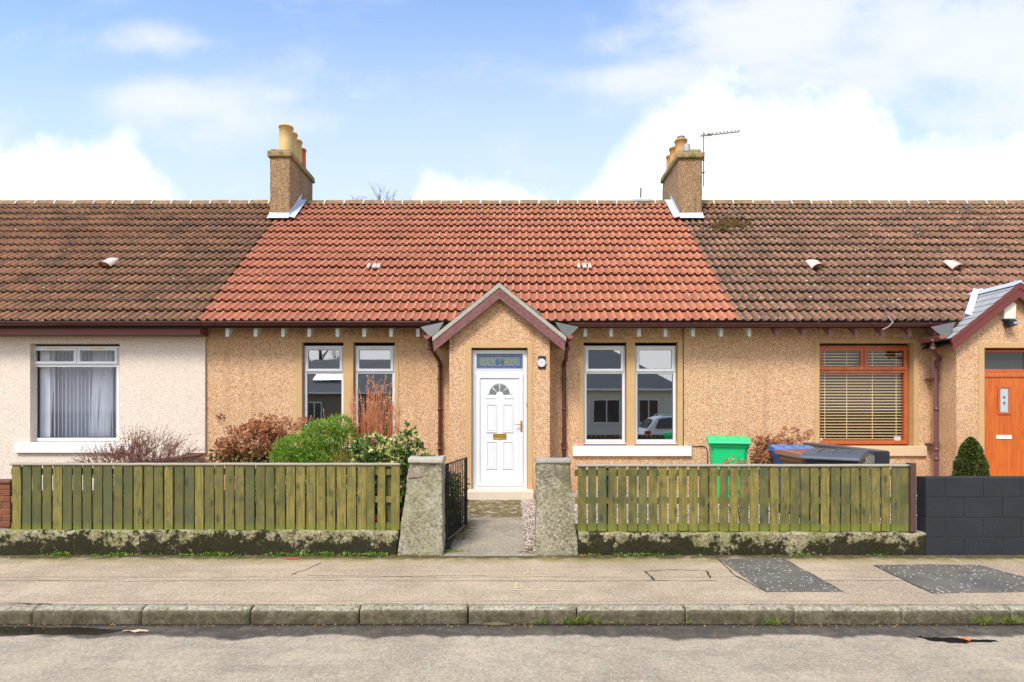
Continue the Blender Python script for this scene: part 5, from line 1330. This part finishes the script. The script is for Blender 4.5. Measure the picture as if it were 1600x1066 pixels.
# topiary cone
def cone():
    Y = 9.45; base = Vector((X(1517, Y), Y, .18)); rr = random.Random(71); t = thing('topiary_cone', base, 'clipped green conical box bush beside the orange door', 'topiary'); m = MB()
    zt = Z(686, Y)
    for _ in range(12000):
        h = rr.random()**1.3; R_ = .235*(1-h**1.7)**.6*(1+.05*math.sin(h*17)); a = rr.random()*6.283; rad = R_*rr.uniform(.8, 1.06); p = Vector((base.x+math.cos(a)*rad, base.y+math.sin(a)*rad, .45+(zt-.45)*h+rr.uniform(-.02, .02)))
        leaf(m, p, Vector((math.cos(a), math.sin(a), .7))+rdir(rr)*.9, .034, .011, rr.uniform(.02, 1), rr)
    m.build('foliage', leafmat('box_leaf', S(40,58,22), S(92,110,44), S(150,148,80), .45), t, fix=False)
    MB().tube([base, (base.x, base.y, zt-.25)], [.03, .01], 8).build('trunk', BARKD, t)
    MB().lathe(base, [(.13, 0), (.18, .24), (.20, .25), (.20, .28), (.16, .28), (.15, .25), (0, .25)], 20).build('pot', TERR, t, fix=False)
cone()
# bare tree tips behind the ridge
def tree():
    rr = random.Random(81); Y = 30; base = Vector((X(590, Y), Y, 0)); t = thing('bare_tree', base, 'leafless treetop just showing above the red roof ridge', 'tree')
    tr = MB(); lm = MB(); ztop = Z(306, Y)
    tr.tube([base, base+Vector((.1, 0, 4)), base+Vector((0, 0, 10))], [.3, .22, .1], 10); tr.build('trunk', BARKD, t, fix=False)
    def br(p, d, l, r, dep):
        e = p+d*l
        if e.z > Z(312, Y): e.z = Z(312, Y)+rr.uniform(-.35, .1)
        lm.tube([p, p.lerp(e, .5)+rdir(rr)*l*.05, e], [r, r*.8, r*.6], 5, caps=False)
        if dep == 0: return
        for _ in range(3): br(p.lerp(e, rr.uniform(.5, 1)), (d+rdir(rr)*.75+Vector((0, 0, .25))).normalized(), l*.68, r*.55, dep-1)
    for i in range(9): br(base+Vector((0, 0, rr.uniform(6, 9.8))), (Vector((rr.uniform(-1, 1), rr.uniform(-.6, .6), 1.0))).normalized(), 2.3, .07, 4)
    lm.build('crown', BARK, t, fix=False)
tree()

# weeds, moss and tufts
WEED = leafmat('weed_leaf', S(70,100,26), S(118,152,48), S(176,180,84), .6)
def weeds():
    rr = random.Random(91); m = MB()
    def clump(px, n, sp, h, yy=6.585):
        for _ in range(n):
            x = X(px+rr.gauss(0, sp), yy); y = yy-abs(rr.gauss(0, .025)); p = Vector((x, y, .032)); leaf(m, p+Vector((0, 0, rr.uniform(0, h*.5))), rdir(rr, .6), h*rr.uniform(.5, 1), h*.22, rr.uniform(.02, 1), rr)
    for px in range(60, 610, 9):
        if rr.random() < .8: clump(px, int(rr.uniform(4, 22)), 5, rr.uniform(.015, .035))
    for px, n in ((97, 60), (190, 110), (330, 80), (345, 60), (440, 70), (470, 60), (510, 110), (545, 80), (575, 60), (592, 60)): clump(px, n, 7, .045)
    for px, n in ((970, 70), (990, 50), (1010, 60), (1028, 30), (1245, 60), (1252, 30), (930, 30), (1088, 14), (1370, 26), (1060, 12)): clump(px, n, 6, .035)
    for px, n in ((705, 50), (695, 60), (716, 24)): clump(px, n, 7, .04, 6.75)
    o = m.build('weeds', WEED, fix=False); tag(o, 'small green weeds growing along the foot of the low walls', 'weeds', kind='stuff')
weeds()
DRY = leafmat('dry_leaf', S(96,70,34), S(160,130,70), S(206,180,120), .8)
def litter():
    rr = random.Random(93); m = MB()
    for c, n, sp, yy in ((645, 60, 14, 6.56), (585, 50, 18, 6.56), (910, 50, 5, 6.57), (690, 90, 10, 6.85), (720, 60, 10, 7.3), (1300, 60, 90, 6.55), (200, 60, 120, 6.56), (820, 30, 8, 6.7)):
        for _ in range(n):
            p = Vector((X(c+rr.gauss(0, sp), yy), yy+rr.gauss(0, .03), .038+max(0, yy-6.7)*.045)); d = rdir(rr); d.z = abs(d.z)*.25; leaf(m, p, d, .025, .008, rr.uniform(.02, 1), rr)
    for _ in range(500):
        px = rr.uniform(-20, 1620); yy = 4.80-abs(rr.gauss(0, .03)); p = Vector((X(px, yy), yy, -.094)); d = rdir(rr); d.z = abs(d.z)*.3; leaf(m, p, d, .018, .006, rr.uniform(.02, 1), rr)
    o = m.build('leaf_litter', DRY, fix=False); tag(o, 'dry leaf crumbs scattered along walls, path and gutter', 'leaf litter', kind='stuff')
litter()
GRS = leafmat('grass_blade', S(74,96,26), S(140,158,60), S(196,186,110), .6)
for i, (px, py, n, h, lb) in enumerate(((842, 968, 34, .06, 'small grass tuft in the gutter below the right gate pillar'), (884, 970, 30, .05, 'low spreading weed tuft left of the biggest gutter tuft'), (903, 966, 90, .085, 'biggest grass tuft in the kerb joint right of the right pillar'),
      (932, 970, 36, .055, 'sparse tuft of grass just right of the biggest gutter tuft'), (964, 971, 26, .05, 'thin pale tuft, rightmost of the gutter tufts near the pillar'), (1068, 970, 18, .03, 'tiny sprig in the kerb joint below the pavement outline patch'),
      (1209, 972, 110, .06, 'dense low green tuft in the gutter below the first tarmac patch'), (1535, 970, 110, .075, 'grass tuft left of the pair at the far right of the gutter'), (1576, 970, 100, .08, 'grass tuft in the kerb joint at the far right'),
      (592, 970, 24, .03, 'small olive weed in the gutter below the left fence end'), (630, 971, 24, .035, 'little weed tuft in the gutter below the left gate pillar'))):
    rr = random.Random(100+i); Y = 4.822; base = Vector((X(px, Y), Y, -.1)); t = MB()
    for _ in range(n):
        p = base+Vector((rr.gauss(0, .035+h*.15), -abs(rr.gauss(0, .008)), rr.uniform(0, .02))); leaf(t, p, Vector((rr.gauss(0, .8), -abs(rr.gauss(0, .4)), 1)), h*rr.uniform(.6, 1.3), .0028, rr.uniform(.02, 1), rr)
    tag(t.build('grass_tuft', GRS, base=base, fix=False), lb, 'grass tuft', 'grass tufts in the gutter')
# litter, puddles
def flat_bit(name, px, py, z, w, h, mat, label, cat, seed, th=.012, wav=.012):
    rr = random.Random(seed); y = (CAMZ-z)*F/(py-640); x = X(px, y); n = 12; vs = []
    for i in range(n):
        a = 2*math.pi*i/n; k = rr.uniform(.7, 1.15); vs.append((x+math.cos(a)*w*k, y+math.sin(a)*h*k, z+rr.uniform(0, wav)))
    m = MB(); m.add(vs+[(a, b, c+th) for a, b, c in vs], [tuple(range(n-1, -1, -1)), tuple(range(n, 2*n))]+[(i, (i+1) % n, (i+1) % n+n, i+n) for i in range(n)])
    return tag(m.build(name, mat, base=(x, y, z), bevel=.001), label, cat)
flat_bit('cardboard_scrap', 213, 987, -.096, .11, .02, plain('pinkish_card', S(206,164,134), .8, 0, .25, 30), 'torn pinkish cardboard scrap lying in the wet gutter at left', 'litter', 1, .004)
flat_bit('fallen_leaf', 1510, 1001, -.096, .045, .015, plain('orange_leaf', S(214,120,56), .7, 0, .3, 30), 'crumpled orange leaf beside the dark puddle', 'leaf', 2, .003, .03)
flat_bit('brick_fragment', 457, 873, .032, .10, .045, plain('red_brick_bit', S(166,76,60), .9, 0, .2, 30), 'flat red brick fragment on the pavement below the left fence', 'brick', 3, .006, .002)
flat_bit('flat_stone', 775, 977, -.096, .13, .018, plain('brown_stone', S(110,92,66), .9, 0, .3, 30), 'flat brown stone in the gutter below the path', 'stone', 4, .012, .01)
WET = material('puddle_water', lambda t, p: {'Base Color': S(30,25,20), 'Roughness': .06, 'Specular IOR Level': .6})
def puddle(pts, label):
    o = ground_poly('puddle', dense(pts, 4, 3), -.0955, WET, .003); tag(o, label, 'puddle', kind='structure')
puddle([(1432,994),(1455,996),(1490,996),(1522,999),(1552,1000),(1560,1002),(1530,1003),(1505,1005),(1478,1003),(1450,1000)], 'small dark puddle at the right beside the orange leaf')
puddle([(-20,978),(60,980),(140,981),(195,984),(150,992),(60,990),(-20,996)], 'long dark puddle in the gutter at the left picture edge')

# ------------------------------------------------------------------ across the street (seen in the windows)
OW = plain('white_render', S(206,202,192), .9, 0, .1, 3); OG = plain('grey_roof', S(86,86,84), .85, 0, .3, 2); OT = plain('drab_render', S(124,116,100), .9, 0, .15, 3)
DKG = plain('dark_window', S(40,44,48), .15)
def opposite(x0, x1, y0, zr, ze, wmat, label, wins):
    o = thing('bungalow', ((x0+x1)/2, y0, 0), label, 'bungalow')
    y1 = y0-8
    MB().box(x0, x1, y1, y0, -.1, ze).build('wall', wmat, o)
    r = MB(); e = .35; hp = 3.2
    r.add([(x0-e, y0+e, ze), (x1+e, y0+e, ze), (x1+e, y1-e, ze), (x0-e, y1-e, ze), (x0+hp, (y0+y1)/2, zr), (x1-hp, (y0+y1)/2, zr)], [(0, 1, 5, 4), (1, 2, 5), (2, 3, 4, 5), (3, 0, 4), (3, 2, 1, 0)])
    r.build('roof', OG, o)
    MB().box(x0-e, x1+e, y0+e, y0+e+.1, ze-.12, ze-.01).build('fascia', UPVC, o)
    for a, b, c, d in wins:
        w = frame(MB(), a, b, c, d, y0+.02, .09, .04); ob = w.build('window', UPVC, o); MB().box(a+.08, b-.08, y0+.025, y0+.035, c+.08, d-.08).build('pane', DKG, ob)
        MB().box((a+b)/2-.03, (a+b)/2+.03, y0+.0, y0+.05, c, d).build('mullion', UPVC, ob)
    return o
opposite(1.2, 9.4, -11.5, 5.6, 2.9, OW, 'white bungalow across the street with car in front, seen only in reflection', [(4.6, 6.2, .9, 2.3), (7.2, 8.4, .9, 2.3), (2.2, 3.4, .9, 2.3)])
ob = opposite(-17, -5.0, -15, 5.2, 2.8, OT, 'drab bungalow across the street with roof light, seen only in reflection', [(-9.4, -8.4, .9, 2.2), (-13, -12, .9, 2.2)])
sk = MB(); sk.add([(-12.9, -15.9, 3.62), (-11.0, -15.9, 3.62), (-11.0, -17.0, 4.22), (-12.9, -17.0, 4.22)], [(0, 1, 2, 3)]); sk.build('roof_light', plain('pale_panel', S(206,210,214), .3), ob, fix=False)
def otree():
    rr = random.Random(181); base = Vector((-16.1, -27, 0)); t = thing('bare_tree', base, 'leafless tree across the street, seen only in window reflection', 'tree')
    tr = MB(); lm = MB(); tr.tube([base, base+Vector((.1, 0, 4)), base+Vector((0, 0, 7))], [.25, .2, .1], 10); tr.build('trunk', BARKD, t, fix=False)
    def br(p, d, l, r, dep):
        e = p+d*l; lm.tube([p, e], [r, r*.6], 4, caps=False)
        if dep == 0: return
        for _ in range(4): br(p.lerp(e, rr.uniform(.5, 1)), (d+rdir(rr)*.75+Vector((0, 0, .2))).normalized(), l*.68, r*.6, dep-1)
    for i in range(8): br(base+Vector((0, 0, rr.uniform(3, 6))), (Vector((rr.uniform(-1, 1), rr.uniform(-1, 1), .8))).normalized(), 2.0, .06, 3)
    lm.build('crown', BARKD, t, fix=False)
otree()
def car():
    cx, cy = 5.6, -3.6; t = thing('parked_car', (cx+2.0, cy, 0), 'white estate car parked across the street, seen only in reflection', 'car')
    CW = plain('white_car_paint', S(226,228,230), .2, 0, .02, 3); RB = plain('tyre_rubber', S(26,26,28), .8); RM = plain('alloy_rim', S(160,162,166), .3, .8)
    L = 4.3; prof = [(0, .35), (.0, .75), (.06, .95), (.45, 1.42), (.75, 1.52), (2.1, 1.50), (2.75, 1.20), (3.1, .98), (3.95, .86), (4.25, .66), (4.3, .35)]
    m = MB(); secs = []
    for w, s, zz in ((-.88, 1, 0), (-.80, 1, 0), (.80, 1, 0), (.88, 1, 0)): pass
    # body cross-section narrowed above the belt line
    vs = []; n = len(prof)
    for y, inset in ((-.86, .0), (.86, .0)):
        for x, z in prof:
            k = max(0, z-.9)/.62; yy = y*(1-.18*k); vs.append((cx+x, cy+yy, z-.1+.0))
    m.add(vs, [tuple(range(n)), tuple(range(2*n-1, n-1, -1))]+[(i, (i+1) % n, (i+1) % n+n, i+n) for i in range(n)])
    b = m.build('body', CW, t, bevel=.05, seg=3)
    for s in (-1, 1):
        g = MB(); pts = [(.42, .90), (.60, 1.30), (1.15, 1.37), (1.15, .90)]; pts2 = [(1.22, .90), (1.22, 1.37), (2.05, 1.36), (2.72, .92)]
        for ps in (pts, pts2):
            g.add([(cx+x, cy+s*(.872*(1-.18*max(0, z-.8)/.62)+.004), z) for x, z in ps], [tuple(range(len(ps)))])
        g.build('side_window', DKG, t, fix=False)
    g = MB(); g.add([(cx+.065, cy-.7, .95), (cx+.065, cy+.7, .95), (cx+.36, cy+.62, 1.30), (cx+.36, cy-.62, 1.30)], [(0, 1, 2, 3)]); g.build('rear_window', DKG, t, fix=False)
    for s in (-1, 1): MB().box(cx-.02, cx+.22, cy+s*.80-.08, cy+s*.80+.09, .66, .80).build('tail_light', plain('red_lens', S(150,20,24), .2), t, bevel=.02)
    for x in (.8, 3.4):
        for s in (-1, 1):
            w = MB(); n = 24
            def disc(r, ya, yb, mb):
                vs = [(cx+x+r*math.cos(2*math.pi*k/n), ya, .22+r*math.sin(2*math.pi*k/n)) for k in range(n)]+[(cx+x+r*math.cos(2*math.pi*k/n), yb, .22+r*math.sin(2*math.pi*k/n)) for k in range(n)]
                mb.add(vs, [tuple(range(n)), tuple(range(2*n-1, n-1, -1))]+[(k, (k+1) % n, (k+1) % n+n, k+n) for k in range(n)])
            ya = cy+s*.86; disc(.32, ya-.1, ya+.02*s+.0, w); wo = w.build('wheel', RB, t, bevel=.02); q = MB(); disc(.2, ya+.0, ya+.035*s, q); q.build('rim', RM, wo)
    for s in (-1, 1): MB().tube([(cx+.7, cy+s*.6, 1.42), (cx+.8, cy+s*.6, 1.50), (cx+2.0, cy+s*.6, 1.49), (cx+2.1, cy+s*.6, 1.41)], .015, 6).build('roof_rail', CHROME, t)
car()
